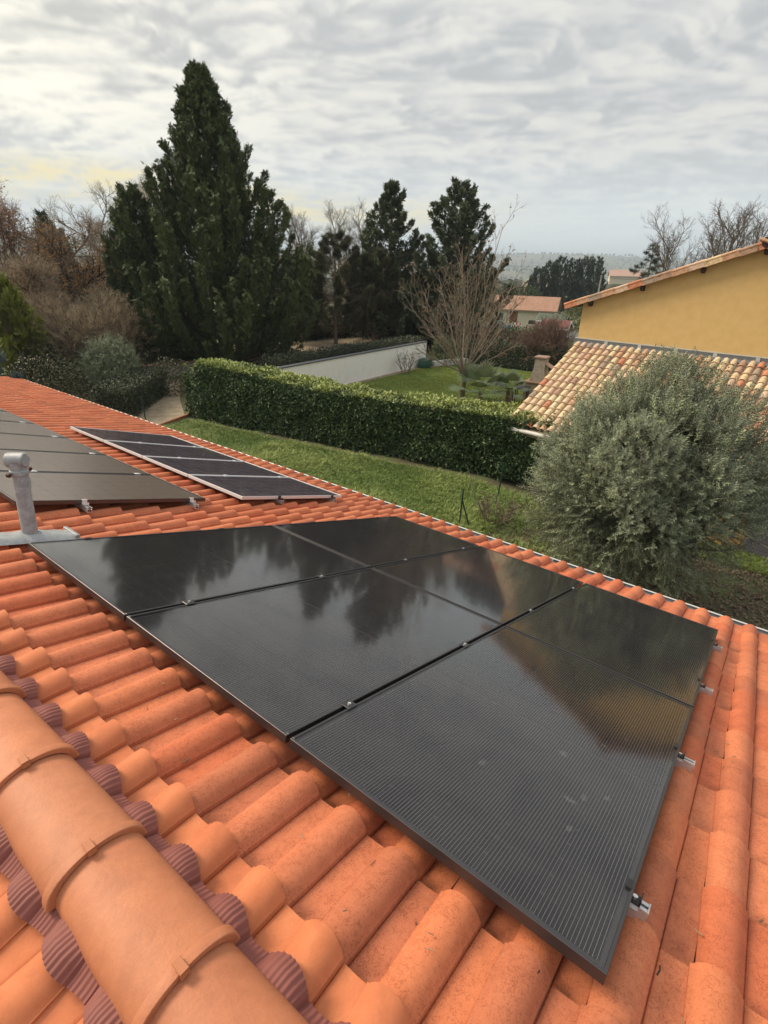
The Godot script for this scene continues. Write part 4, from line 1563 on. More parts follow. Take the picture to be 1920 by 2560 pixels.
	for k in 4:
		r = bare_tree("tree", rights[k], rp_[k], [12.4, 12.0, 12.4, 12.6][k], P.bark_brown, upright, "leafless trees over the yellow gable")
		twigs_on(r[0], r[1], 1, 0.7, Color(0.10, 0.08, 0.065))
	conifer("cedar", "sparse cedar left of the leafless trees over the gable", Vector3(63.2, -1.3, -12.2), 9.6, func(s: float) -> float: return 3.2 * pow(1.0 - s, 0.7) + 0.2,
		{"r": 0.2, "limbs": 48, "rise": 0.05, "tipup": 0.2, "plume": 0.35, "up": 0.2, "size": 0.5, "density": 18.0, "kit": P.needles, "c0": Color(0.030, 0.045, 0.032), "c1": Color(0.075, 0.095, 0.06), "low": 0.25, "flat": 0.25, "r0": 0.4})
	# more of the brown wood at the left and between the conifers, each one its own
	var more := [
		[Vector3(10.4, 0, -38.0), 9.6, P.bark_red, "reddish leafless tree cut by the left edge, behind the oaks", 2],
		[Vector3(17.5, 0, -37.5), 8.2, P.bark_brown, "brown leafless tree between the cypress tips and the pale tree", 2],
		[Vector3(13.2, 0, -44.0), 9.4, P.bark_grey, "greyish leafless tree at the very back of the left wood", 0],
		[Vector3(20.8, 0, -36.0), 7.6, P.bark_dark, "dark gnarled leafless tree just left of the giant cypress", 1],
		[Vector3(10.0, 0, -29.0), 5.6, P.bark_brown, "small brown leafless tree over the lime green conifer", 1],
		[Vector3(33.0, -0.3, -31.0), 7.0, P.bark_brown, "brown leafless tree behind the pine, low against the field", 3],
		[Vector3(36.5, -0.4, -28.0), 6.6, P.bark_red, "reddish leafless tree between the pine and the left open conifer", 3],
		[Vector3(41.0, -0.5, -27.0), 6.8, P.bark_brown, "brown leafless tree in the gap between the open conifers", 3],
		[Vector3(46.0, -0.8, -23.5), 6.2, P.bark_brown, "brown leafless tree right of the open conifers, by the valley", 2],
		[Vector3(30.5, -0.2, -35.5), 7.6, P.bark_grey, "grey leafless tree close behind the giant cypress on its right", 2]]
	for q in more:
		r = bare_tree("tree", q[3], q[0], q[1], q[2], oak)
		twigs_on(r[0], r[1], 2, 0.7, Color(0.34, 0.265, 0.18))
		if q[4]: leaves_on(r[0], r[1], q[4] * 2, 0.14, 0.5, Color(0.21, 0.11, 0.05), Color(0.38, 0.235, 0.12), P.dry)
	# shrubs
	var shrub := {"levels": 2, "n": [9, 7], "from": [0.2, 0.15], "spread": [0.55, 0.6], "ratio": [0.5, 0.5], "wob": 0.16, "up": 0.05, "rmin": 0.007, "r": 0.035, "first": 0.62, "stems": 26, "stem_spread": 0.62}
	r = bare_tree("bare_shrub", "large leafless brown shrub in the middle of the left wood", Vector3(11.95, 0, -24.9), 4.7, P.bark_brown, shrub, "", "shrub")
	twigs_on(r[0], r[1], 2, 0.4, Color(0.36, 0.285, 0.185))
	leaves_on(r[0], r[1], 2, 0.05, 0.2, Color(0.16, 0.11, 0.06), Color(0.25, 0.18, 0.10), P.dry)
	r = bare_tree("bare_shrub", "dim leafless shrub behind the lime green conifer", Vector3(10.6, 0, -27.6), 4.6, P.bark_brown, shrub, "", "shrub")
	twigs_on(r[0], r[1], 2, 0.4, Color(0.33, 0.26, 0.175))
	r = bare_tree("bare_shrub", "leafless shrub low behind the stone steps at left", Vector3(14.0, 0, -27.4), 4.2, P.bark_grey, shrub, "", "shrub")
	twigs_on(r[0], r[1], 2, 0.4, Color(0.15, 0.12, 0.09))
	var red: Dictionary = shrub.duplicate()
	red.r = 0.028
	red.stems = 34
	red.stem_spread = 0.75
	t = thing("round_shrub", "rounded leafless reddish brown shrub on a short stem beyond the lawn", "shrub", Vector3(31.9, 0, -9.6))
	mb = MB.new()
	tips = []
	mb.tube([Vector3(0, -0.1, 0), Vector3(0, 0.9, 0)], [0.11, 0.10], 8)
	for k in 60:
		var a := k * 2.4
		var sp := lerpf(0.1, 1.45, (k + 0.5) / 60.0)
		grow(mb, Vector3(0, 0.8, 0), Vector3(cos(a) * sin(sp), cos(sp), sin(a) * sin(sp)), rng.randf_range(1.6, 2.1), 0.028, 0, {"levels": 2, "n": [7, 5], "from": [0.25, 0.2], "spread": [0.5, 0.6], "ratio": [0.4, 0.5], "wob": 0.13, "up": 0.03, "rmin": 0.008}, tips)
	part("branches", mb.mesh(), P.bark_red, t)
	twigs_on(t, tips, 1, 0.3, Color(0.17, 0.10, 0.08))
	# ball-shaped and boxy leafy shrubs
	var ball := func(r3: Vector3, cy: float) -> Callable:
		return func() -> Array:
			var d := any_dir()
			while d.y < -0.8: d = any_dir()
			var k := 1.0 - rng.randf() * 0.35
			return [Vector3(d.x * r3.x, d.y * r3.y, d.z * r3.z) * k + Vector3(0, cy, 0), d]
	var boxy := func(l: float, h: float, w: float) -> Callable:
		return func() -> Array:
			var q := rng.randf()
			var p := Vector3(rng.randf_range(-l, l), rng.randf() * h, rng.randf_range(-w, w))
			var o := Vector3.UP
			if q < 0.4: p.y = h
			elif q < 0.7: p.z = w; o = Vector3(0, 0.1, 1)
			elif q < 0.85: p.z = -w; o = Vector3(0, 0.1, -1)
			else:
				p.x = l if rng.randf() < 0.5 else -l
				o = Vector3(signf(p.x), 0.1, 0)
			return [p + o * rng.randf_range(-0.15, 0.06) + any_dir() * 0.04, o]
	var core := func(l: float, h: float, w: float) -> Mesh:
		var m := MB.new()
		m.cbox(Vector3(-l + 0.12, 0, -w + 0.12), Vector3(l - 0.12, h - 0.12, w - 0.12), 0.1)
		return m.mesh()
	leafy("grey_shrub", "grey green rounded olive shrub beside the stone steps", "shrub", Vector3(10.9, 0, -21.6), 0.0, ball.call(Vector3(1.15, 1.3, 1.15), 1.25), 1500, P.olive[0], P.olive_mat, 0.36, Color(0.75, 0.80, 0.75), Color(1.15, 1.15, 1.1))
	leafy("dark_shrub", "dark brown green shrub with mottled leaves beside the far roof corner", "shrub", Vector3(7.6, 0, -20.6), 0.0, ball.call(Vector3(1.7, 1.35, 1.5), 0.9), 4200, P.leaf, P.laurel, 0.13, Color(0.022, 0.030, 0.012), Color(0.15, 0.125, 0.045))
	leafy("dark_shrub", "dim brownish shrub at the foot of the left wood", "shrub", Vector3(9.3, 0, -24.0), 0.0, ball.call(Vector3(1.9, 1.5, 1.6), 0.8), 3600, P.leaf, P.laurel, 0.13, Color(0.030, 0.030, 0.014), Color(0.14, 0.105, 0.05))
	leafy("evergreen_shrub", "mid green shrub between the stone steps and the giant cypress", "shrub", Vector3(14.9, 0, -24.9), 0.0, ball.call(Vector3(1.5, 1.6, 1.3), 1.3), 3600, P.leaf, P.laurel, 0.13, Color(0.030, 0.050, 0.020), Color(0.11, 0.14, 0.06))
	leafy("low_hedge", "low dark clipped hedge past the far corner of the tiled roof", "hedge", Vector3(10.5, 0, -19.2), 0.72, boxy.call(2.3, 1.15, 0.75), 8000, P.leaf, P.laurel, 0.10, Color(0.016, 0.028, 0.010), Color(0.085, 0.095, 0.030), "", core.call(2.3, 1.15, 0.75))
	leafy("dark_shrub", "loose brown green shrub closing the gap at the left end of the laurel hedge", "shrub", Vector3(12.7, 0, -19.9), 0.0, ball.call(Vector3(1.0, 1.0, 1.0), 0.7), 1800, P.leaf, P.laurel, 0.12, Color(0.035, 0.040, 0.016), Color(0.16, 0.13, 0.055))
	leafy("garden_hedge", "dark hedge closing the far side of the lawn", "hedge", Vector3(31.3, 0, -11.3), PI / 2 + 0.05, boxy.call(3.6, 1.35, 0.7), 6500, P.leaf, P.laurel, 0.15, Color(0.014, 0.026, 0.010), Color(0.085, 0.11, 0.03), "", core.call(3.6, 1.35, 0.7))
	leafy("wall_hedge", "dark clipped hedge running behind the white wall", "hedge", Vector3(23.0, 0, -17.5), 0.0, boxy.call(6.5, 1.45, 0.6), 9000, P.leaf, P.laurel, 0.14, Color(0.016, 0.026, 0.010), Color(0.075, 0.085, 0.028), "", core.call(6.5, 1.45, 0.6))
	leafy("bamboo_clump", "tall green shrub at the far end of the white wall", "shrub", Vector3(28.9, 0, -15.0), 0.0, ball.call(Vector3(0.8, 1.0, 0.8), 0.9), 1500, P.leaf, P.laurel, 0.16, Color(0.035, 0.060, 0.020), Color(0.16, 0.17, 0.06))
	leafy("red_hedge", "dark red leaved hedge in front of the blue car", "hedge", Vector3(44.5, -0.5, -18.8), 1.3, boxy.call(3.6, 1.1, 0.8), 3200, P.leaf, P.dry, 0.2, Color(0.10, 0.016, 0.020), Color(0.26, 0.045, 0.05), "", core.call(3.6, 1.1, 0.8), Color(0.05, 0.012, 0.012))
	leafy("evergreen_shrub", "round dark green shrub left of the round leafless one beyond the lawn", "shrub", Vector3(33.5, 0, -12.6), 0.0, ball.call(Vector3(1.9, 1.5, 1.9), 0.8), 3000, P.leaf, P.laurel, 0.17, Color(0.022, 0.034, 0.012), Color(0.10, 0.11, 0.04))
	leafy("evergreen_shrub", "green yellow bush between the green playhouse and the yellow gable", "shrub", Vector3(70.0, -1.6, -20.5), 0.0, ball.call(Vector3(2.6, 2.2, 2.6), 1.4), 2600, P.leaf, P.dry, 0.3, Color(0.06, 0.075, 0.022), Color(0.20, 0.18, 0.07))
	var scrub := ["brown green scrub behind the pine's trunk", "dark scrub under the left open conifer", "brownish scrub in the gap behind the open conifers", "low scrub on the sandy bank beside the giant cypress", "scrub at the foot of the dark broad conifer between the open pair", "dark scrub far behind between pine and giant cypress"]
	var sp_ := [Vector3(33.5, -0.2, -28.0), Vector3(35.0, -0.2, -24.6), Vector3(39.0, -0.4, -24.5), Vector3(29.5, 0, -29.5), Vector3(38.6, -0.4, -22.8), Vector3(33.0, -0.3, -33.5)]
	for k in 6:
		leafy("scrub", scrub[k], "shrub", sp_[k], 0.0, ball.call(Vector3(2.9, 1.9 + 0.4 * (k % 3), 2.6), 0.9), 2600, P.dead_leaf, P.dry, 0.24, [Color(0.05, 0.045, 0.022), Color(0.025, 0.032, 0.014)][k % 2], [Color(0.16, 0.115, 0.06), Color(0.075, 0.08, 0.035)][k % 2], "", core.call(1.9, 1.9, 1.7), Color(0.02, 0.018, 0.012))
	# small thin plants
	for q in [[Vector3(24.6, 0, -14.9), 1.25, "small leafless bush at the foot of the white wall"], [Vector3(10.2, 0, -1.65), 0.62, "dry little bush in the grass before the olive tree"]]:
		r = bare_tree("small_shrub", q[2], q[0], q[1] * 1.15, P.bark_pale, {"levels": 1, "n": [7], "from": [0.25], "spread": [0.55], "ratio": [0.5], "wob": 0.15, "up": 0.05, "rmin": 0.006, "r": 0.014, "first": 0.75, "stems": 12, "stem_spread": 0.5}, "", "shrub")
		leaves_on(r[0], r[1], 2, 0.07, 0.1, Color(0.12, 0.10, 0.05), Color(0.24, 0.19, 0.11), P.dry)
	# the row of dark cypresses by the white house
	var rowl := ["leftmost dark cypress of the row behind the white house", "second dark cypress from the left behind the white house", "third dark cypress from the left behind the white house", "fourth dark cypress from the left behind the white house", "fifth dark cypress from the left behind the white house", "rightmost dark cypress of the row behind the white house"]
	var rowp := [Vector3(117.5, 0, -47.4), Vector3(119.4, 0, -45.6), Vector3(120.2, 0, -43.7), Vector3(123.0, 0, -41.9), Vector3(123.8, 0, -39.6), Vector3(122.7, 0, -36.9)]
	var rowh := [9.0, 10.3, 11.2, 11.0, 11.4, 11.2]
	for k in 6:
		var p: Vector3 = rowp[k]
		p.y = ground_y(p.x, p.z)
		conifer("row_cypress", rowl[k], p, rowh[k] + 0.2, func(s: float) -> float: return 2.5 * pow(1.0 - s, 0.42) + 0.2,
			{"r": 0.2, "limbs": 60, "rise": 1.2, "tipup": 1.0, "plume": 0.6, "up": 0.7, "size": 0.75, "density": 16.0, "kit": P.fronds, "c0": Color(0.016, 0.028, 0.016), "c1": Color(0.040, 0.060, 0.028), "low": 0.05}, "row of dark cypresses")
	for q in [[Vector3(107.5, 0, -49.0), 3.6, "rounded green bush at the left end of the cypress row"], [Vector3(110.5, 0, -46.6), 3.4, "green bush below the cypress row, above the white house roof"]]:
		var p: Vector3 = q[0]
		p.y = ground_y(p.x, p.z)
		leafy("evergreen_shrub", q[2], "shrub", p, 0.0, ball.call(Vector3(3.6, 3.0, 3.6), 2.6), 2600, P.leaf, P.dry, 0.5, Color(0.03, 0.05, 0.018), Color(0.11, 0.13, 0.045))
	conifer("slim_cypress", "small slim cypress tip left of the cypress row, far off", Vector3(136.4, ground_y(136.4, -57.0), -57.0), 8.4, func(s: float) -> float: return 1.3 * pow(sin(PI * clampf(s * 0.9 + 0.1, 0, 1)), 0.6), {"r": 0.12, "limbs": 40, "rise": 1.2, "tipup": 1.0, "plume": 0.4, "up": 0.9, "size": 0.8, "density": 14.0, "kit": P.fronds, "c0": Color(0.016, 0.028, 0.016), "c1": Color(0.04, 0.06, 0.03), "low": 0.05})
	# far woods and hedgerows: nobody could count them
	mb = MB.new()
	var rows := []
	for i in 6:
		var row := PackedVector3Array()
		for q in 8:
			var la := -PI / 2 + PI * i / 5.0
			var lo := TAU * q / 8.0
			var k := 1.0 + 0.25 * sin(lo * 3.0 + i * 2.0)
			row.append(Vector3(cos(la) * cos(lo) * k, sin(la) * 0.9 + 0.7, cos(la) * sin(lo) * k))
		row.reverse()
		rows.append(row)
	mb.grid(rows, true)
	var pl := []
	var ti := PackedColorArray()
	var wood := noise(0.0035, 4, 93)
	var hill := noise(0.00055, 4, 91)
	while pl.size() < 7000:
		var az := rng.randf_range(-1.45, 0.30)
		var d := 170.0 + 3900.0 * pow(rng.randf(), 1.4)
		var x := EYE.x + cos(az) * d
		var z := EYE.z + sin(az) * d
		if wood.get_noise_2d(x, z) < 0.03 and rng.randf() < 0.9 - 0.25 * (1.0 - smoothstep(170.0, 600.0, d)): continue
		var y := ground_y(x, z) + hill.get_noise_2d(x, z) * 38.0 * smoothstep(300.0, 1500.0, d) + (112.0 + 24.0 * hill.get_noise_2d(cos(az) * 2600.0 + 900.0, sin(az) * 2600.0) + 12.0 * sin(az * 9.0)) * smoothstep(1300.0, 3900.0, d)
		var s := rng.randf_range(2.0, 4.2) * (1.0 + 0.4 * smoothstep(1500.0, 4000.0, d))
		if d < 260.0 and az > -0.42 and az < -0.12: continue
		pl.append(Transform3D(Basis(Vector3.UP, rng.randf() * TAU).scaled(Vector3(s * 1.15, s * rng.randf_range(0.9, 1.4), s * 1.15)), Vector3(x, y - 0.3, z)))
		ti.append(Color(0.065, 0.064, 0.040).lerp(Color(0.095, 0.090, 0.060), rng.randf()) if rng.randf() < 0.6 else Color(0.050, 0.066, 0.036))
	var w := scatter("distant_woods", self, mb.mesh(), P.dry, pl, ti)
	tag(w, "grey green woods and hedgerows spread over the far valley", "woods")


# ---------------------------------------------------------------- buildings and things in the garden

func canal_mesh(len: float, r0: float, r1: float) -> ArrayMesh:
	# a half-round clay tile; its lower, wider end at the origin, running up along -x
	var mb := MB.new()
	var rows := []
	for q in [[0.0, r0], [-0.004, r0 + 0.002], [-len, r1]]:
		var row := PackedVector3Array()
		for k in 9:
			var a := PI * k / 8.0
			row.append(Vector3(q[0], sin(a) * q[1] * 0.85, -cos(a) * q[1]))
		row.reverse()
		rows.append(row)
	rows.reverse()
	mb.grid(rows)
	for k in 8:
		var a: Vector3 = rows[2][k]
		var b: Vector3 = rows[2][k + 1]
		var c := Vector3(0, b.y * 0.84, b.z * 0.84)
		var d := Vector3(0, a.y * 0.84, a.z * 0.84)
		mb.quad(a, d, c, b)
	return mb.mesh()


func build_yellow_house() -> void:
	# local x points away from us, z along the gable wall; the origin lies under the left corner of the gable
	var gy := -0.3
	var t := thing("yellow_house", "ochre yellow house with mottled canal tiles on its lean-to roof", "house", Vector3(17.12, gy, -2.70), -0.0903)
	var f := field(512, [[0.012, 4, 121, 0.35], [0.30, 2, 122, 0.65]])
	var ochre := tmat(ramp_texture(512, f, [0.0, 0.35, 0.65, 1.0], [Color(0.44, 0.29, 0.115), Color(0.55, 0.37, 0.150), Color(0.60, 0.415, 0.180), Color(0.66, 0.48, 0.24)]), 0.55, Color.WHITE, 0.95, M.grain, 0.45)
	var ochre2 := tmat(ramp_texture(512, f, [0.0, 0.35, 0.65, 1.0], [Color(0.30, 0.175, 0.055), Color(0.40, 0.235, 0.070), Color(0.45, 0.27, 0.085), Color(0.50, 0.32, 0.12)]), 0.55, Color.WHITE, 0.95, M.grain, 0.35)
	var H := GY - gy                       # from the old zero to this ground
	var y0 := 0.46 + H + 0.36 * 0.344      # wall top at z = 0
	var slope := 0.344
	var zr := 4.55
	var zw := 9.1
	var yr := y0 + slope * zr
	# gable wall: a solid prism
	var mb := MB.new()
	var prof := [Vector3(0, 0, 0), Vector3(0, 0, zw), Vector3(0, y0, zw), Vector3(0, yr, zr), Vector3(0, y0, 0)]
	var back := []
	for p in prof: back.append(p + Vector3(9.0, 0, 0))
	mb.poly([prof[0], prof[1], prof[2], prof[3], prof[4]])
	mb.poly([back[0], back[4], back[3], back[2], back[1]])
	for k in 5:
		var a: Vector3 = prof[k]
		var b: Vector3 = prof[(k + 1) % 5]
		var c: Vector3 = back[(k + 1) % 5]
		var d: Vector3 = back[k]
		mb.quad(a, d, c, b)
	part("wall", mb.mesh(), ochre, t)
	# the main roof: boards with a fascia, then verge tiles along the gable
	var roof := Node3D.new()
	roof.name = "roof"
	t.add_child(roof)
	mb = MB.new()
	var edge := func(z: float, dy: float, x: float) -> Vector3:
		return Vector3(x, yr - slope * absf(z - zr) + dy, z)
	for s in [[-0.50, zr], [zr, zw + 0.5]]:
		var p := []
		for q in [[s[0], 0.012], [s[1], 0.012], [s[1], 0.055], [s[0], 0.055]]:
			p.append(edge.call(q[0], q[1], -0.20)); p.append(edge.call(q[0], q[1], 9.2))
		mb.quad(p[0], p[2], p[4], p[6]); mb.quad(p[1], p[7], p[5], p[3])
		mb.quad(p[0], p[1], p[3], p[2]); mb.quad(p[6], p[4], p[5], p[7])
		mb.quad(p[0], p[6], p[7], p[1]); mb.quad(p[2], p[3], p[5], p[4])
	var brown := mat(Color(0.030, 0.013, 0.010), 0.7)
	part("roof_boards", mb.mesh(), brown, roof)
	var fl := field(256, [[0.02, 3, 131, 0.5], [0.09, 3, 132, 0.5]])
	var worn := ramp_texture(256, fl, [0.0, 0.36, 0.46, 0.62, 1.0], [Color(0.45, 0.42, 0.38), Color(0.62, 0.60, 0.56), Color(0.95, 0.94, 0.92), Color(1, 1, 1), Color(1.0, 1.0, 0.92)])
	var tones := [Color(0.55, 0.33, 0.21), Color(0.66, 0.49, 0.32), Color(0.72, 0.58, 0.38), Color(0.42, 0.27, 0.19), Color(0.56, 0.23, 0.13), Color(0.69, 0.52, 0.31), Color(0.37, 0.28, 0.215), Color(0.64, 0.45, 0.33)]
	var clay := []
	for c in tones: clay.append(tmat(worn, 1.3, c, 0.92, M.grain, 0.2))
	# verge tiles: an upright cheek and a rounded top, each one proud of the next
	mb = MB.new()
	var vl := 0.415
	mb.cbox(Vector3(-0.012, -0.115, -0.0), Vector3(0.012, 0.045, vl), 0.003)
	mb.tube([Vector3(0.02, 0.03, 0.0), Vector3(0.02, 0.03, vl)], [0.045, 0.042], 10, true)
	mb.box(Vector3(0.0121, 0.02, 0.0), Vector3(0.16, 0.032, vl))
	var verge := mb.mesh()
	var z := -0.52
	var k := 0
	var ang := atan(slope)
	var pick := [4, 0, 6, 0, 7, 4, 6, 3, 0, 7, 5, 0, 3]
	while z < zr - 0.1:
		var o := part("verge_tile", verge, clay[pick[k % 13]], roof)
		o.position = Vector3(-0.235, yr - slope * (zr - z) + 0.095 + 0.006 * (k % 2), z)
		o.rotation = Vector3(-ang - 0.02, 0, 0)
		z += 0.375
		k += 1
	z = zw + 0.52
	while z > zr + 0.1:
		var o := part("verge_tile", verge, clay[pick[k % 13]], roof)
		o.position = Vector3(-0.235, yr - slope * (z - zr) + 0.095, z)
		o.rotation = Vector3(-ang - 0.02, PI, 0)
		o.rotation = Vector3(0, PI, 0)
		o.basis = Basis(Vector3.UP, PI) * Basis(Vector3.RIGHT, -ang - 0.02)
		z -= 0.375
		k += 1
	# the dark end of the ridge tiles
	mb = MB.new()
	mb.tube([Vector3(-0.27, yr + 0.12, zr), Vector3(9.2, yr + 0.12, zr)], [0.13, 0.13], 14, true)
	part("ridge_tile", mb.mesh(), brown, roof)
	# main roof tiles, laid in ribs: they show only as an edge
	mb = MB.new()
	for s in [-1.0, 1.0]:
		var rows := []
		for q in 90:
			var x := -0.18 + q * 0.105
			rows.append(PackedVector3Array([edge.call(zr + s * (zr + 0.5), 0.075 + 0.05 * (q % 2), x), edge.call(zr + s * 0.02, 0.075 + 0.05 * (q % 2), x)]))
		if s > 0: rows.reverse()
		mb.grid(rows)
	part("roof_tiles", mb.mesh(), clay[1], roof).set_meta("kind", "stuff")
	# purlin ends under the verge
	for zz in [0.27, 1.74, 3.22, 4.55, 6.0, 7.5]:
		mb = MB.new()
		mb.cbox(Vector3(-0.18, -0.11, -0.045), Vector3(-0.001, 0.0, 0.045), 0.008)
		mb.cbox(Vector3(-0.16, -0.145, -0.038), Vector3(-0.001, -0.111, 0.038), 0.008)
		part("purlin_end", mb.mesh(), brown, t, Vector3(0, yr - slope * absf(zz - zr) - 0.012, zz))
	# flashing where the lean-to meets the gable: lead in lengths, with lapped joints
	var ly := -0.44 + H
	var lead := mat(Color(0.13, 0.14, 0.155), 0.6, 0.1)
	var leadp := mat(Color(0.42, 0.42, 0.40), 0.6)
	z = -0.06
	k = 0
	while z < 8.4:
		mb = MB.new()
		mb.cbox(Vector3(-0.035, ly - 0.14, z), Vector3(-0.003, ly - 0.032, z + 1.02), 0.004)
		mb.quad(Vector3(-0.14, ly - 0.20, z), Vector3(-0.14, ly - 0.20, z + 1.02), Vector3(-0.034, ly - 0.125, z + 1.02), Vector3(-0.034, ly - 0.125, z))
		var o := part("flashing", mb.mesh(), lead, t)
		mb = MB.new()
		mb.cbox(Vector3(-0.042, ly - 0.031, z), Vector3(-0.003, ly, z + 1.02), 0.004)
		part("flashing_edge", mb.mesh(), leadp, o)
		mb = MB.new()
		mb.cbox(Vector3(-0.046, ly - 0.145, z + 0.97), Vector3(-0.002, ly + 0.003, z + 1.07), 0.003)
		part("lap_joint", mb.mesh(), leadp, o)
		z += 1.025
		k += 1
	# the lean-to: roof plane from the flashing down to its eaves
	var ex := -3.92
	var ey := 1.66 + gy * -1.0
	var ty := ly - 0.15
	var lean := Node3D.new()
	lean.name = "lean_to_roof"
	t.add_child(lean)
	var a2 := atan2(ty - ey, -ex)
	var L := Vector2(ex, ty - ey).length()
	mb = MB.new()
	var zl := -0.02
	var zh := 8.2
	for q in [0]:
		var d0 := Vector3(0, -0.05, 0)
		var d1 := Vector3(0, -0.14, 0)
		var c0 := Vector3(ex + 0.03, ey, zl); var c1 := Vector3(ex + 0.03, ey, zh)
		var c2 := Vector3(-0.004, ty, zh); var c3 := Vector3(-0.004, ty, zl)
		mb.quad(c0 + d0, c1 + d0, c2 + d0, c3 + d0)
		mb.quad(c3 + d1, c2 + d1, c1 + d1, c0 + d1)
		mb.quad(c0 + d1, c1 + d1, c1 + d0, c0 + d0)
		mb.quad(c3 + d0, c3 + d1, c0 + d1, c0 + d0)
	part("deck", mb.mesh(), mat(Color(0.10, 0.06, 0.04), 0.9), lean)
	var shapes := [canal_mesh(0.43, 0.089, 0.068), canal_mesh(0.43, 0.087, 0.071), canal_mesh(0.43, 0.091, 0.069)]
	var rows_n := 14
	var step := L / rows_n
	var pitch := 0.213
	var base := Basis(Vector3(0, 0, 1), a2)
	var list := []
	for c in 39:
		for r in rows_n:
			var p := Vector3(ex, ey, zl + 0.10 + c * pitch) + base * Vector3(r * step, 0, 0)
			list.append([p, c, r])
	list.sort_custom(func(a, b): return a[1] + (0.001 * a[2]) < b[1] + (0.001 * b[2]))
	var pl := []
	var ti := PackedColorArray()
	var pan_pl := []
	var pan_ti := PackedColorArray()
	for q in list.size():
		var a: Array = list[q]
		# the mesh runs up along -x, so it is turned half round
		var b := base * Basis(Vector3.UP, PI) * Basis(Vector3(0, 0, 1), 0.06) * Basis.from_euler(Vector3(rng.randf_range(-0.03, 0.03), rng.randf_range(-0.025, 0.025), 0))
		var xf := Transform3D(b, a[0] + base * Vector3(rng.randf_range(-0.012, 0.012), 0.008, rng.randf_range(-0.004, 0.004)))
		var w := rng.randf()
		# darker, redder tiles towards the top and pale lichened ones lower down
		var hi: bool = rng.randf() < 0.15 + 0.6 * a[2] / 14.0
		var tn: int = [1, 7, 1, 3, 6, 7, 2, 0][rng.randi() % 8] if hi else [1, 2, 2, 5, 7, 2, 5, 1][rng.randi() % 8]
		if w < 0.03: tn = 4
		if q < 300:
			var o := part("canal_tile", shapes[rng.randi() % 3], clay[tn], lean)
			o.transform = xf
		else:
			pl.append(xf)
			ti.append(tones[tn])
		# the pans between, upside down
		var bp := base * Basis(Vector3.UP, PI) * Basis(Vector3.RIGHT, PI)
		pan_pl.append(Transform3D(bp, a[0] + base * Vector3(0.02, 0.055, pitch * 0.5)))
		pan_ti.append(tones[[0, 3, 6, 7][rng.randi() % 4]] * 0.85)
	var cm := tmat(worn, 1.3, Color.WHITE, 0.92, M.grain, 0.2)
	cm.vertex_color_use_as_albedo = true
	scatter("canal_tile_field", lean, shapes[0], cm, pl, ti)
	scatter("pan_tile_field", lean, shapes[1], cm, pan_pl, pan_ti)
	# gutter and fascia
	mb = MB.new()
	mb.tube([Vector3(ex - 0.06, ey - 0.12, zl - 0.06), Vector3(ex - 0.06, ey - 0.12, zh)], [0.06, 0.06], 12, true)
	part("gutter", mb.mesh(), mat(Color(0.60, 0.58, 0.54), 0.5), t)
	mb = MB.new()
	mb.box(Vector3(ex + 0.02, ey - 0.26, zl + 0.02), Vector3(ex + 0.045, ey - 0.05, zh))
	part("fascia", mb.mesh(), mat(Color(0.42, 0.33, 0.22), 0.8), t)
	# lean-to walls
	mb = MB.new()
	var wx := ex + 0.45
	var wy := ey - 0.2
	var lw := [Vector3(wx, 0, 0.18), Vector3(wx, wy + 0.15, 0.18), Vector3(-0.02, ty - 0.16, 0.18), Vector3(-0.02, 0, 0.18)]
	mb.quad(lw[3], lw[2], lw[1], lw[0])
	mb.quad(Vector3(wx, 0, 0.18), Vector3(wx, wy + 0.15, 0.18), Vector3(wx, wy + 0.15, zh - 0.1), Vector3(wx, 0, zh - 0.1))
	mb.quad(Vector3(-0.02, 0, zh - 0.1), Vector3(wx, 0, zh - 0.1), Vector3(wx, wy + 0.15, zh - 0.1), Vector3(-0.02, ty - 0.16, zh - 0.1))
	part("lean_to_wall", mb.mesh(), ochre2, t)
	# the grey shutter door low at the right
	mb = MB.new()
	for q in 9:
		mb.cbox(Vector3(wx - 0.05, 0.02 + q * 0.19, 6.48), Vector3(wx - 0.006, 0.02 + q * 0.19 + 0.182, 7.4), 0.006)
	var door := part("door", mb.mesh(), mat(Color(0.085, 0.085, 0.10), 0.6), t)
	mb = MB.new()
	mb.box(Vector3(wx - 0.035, 0.0, 6.42), Vector3(wx - 0.004, 1.78, 6.475)); mb.box(Vector3(wx - 0.035, 1.735, 6.475), Vector3(wx - 0.004, 1.78, 7.45))
	part("door_frame", mb.mesh(), mat(Color(0.16, 0.15, 0.15), 0.6), door)


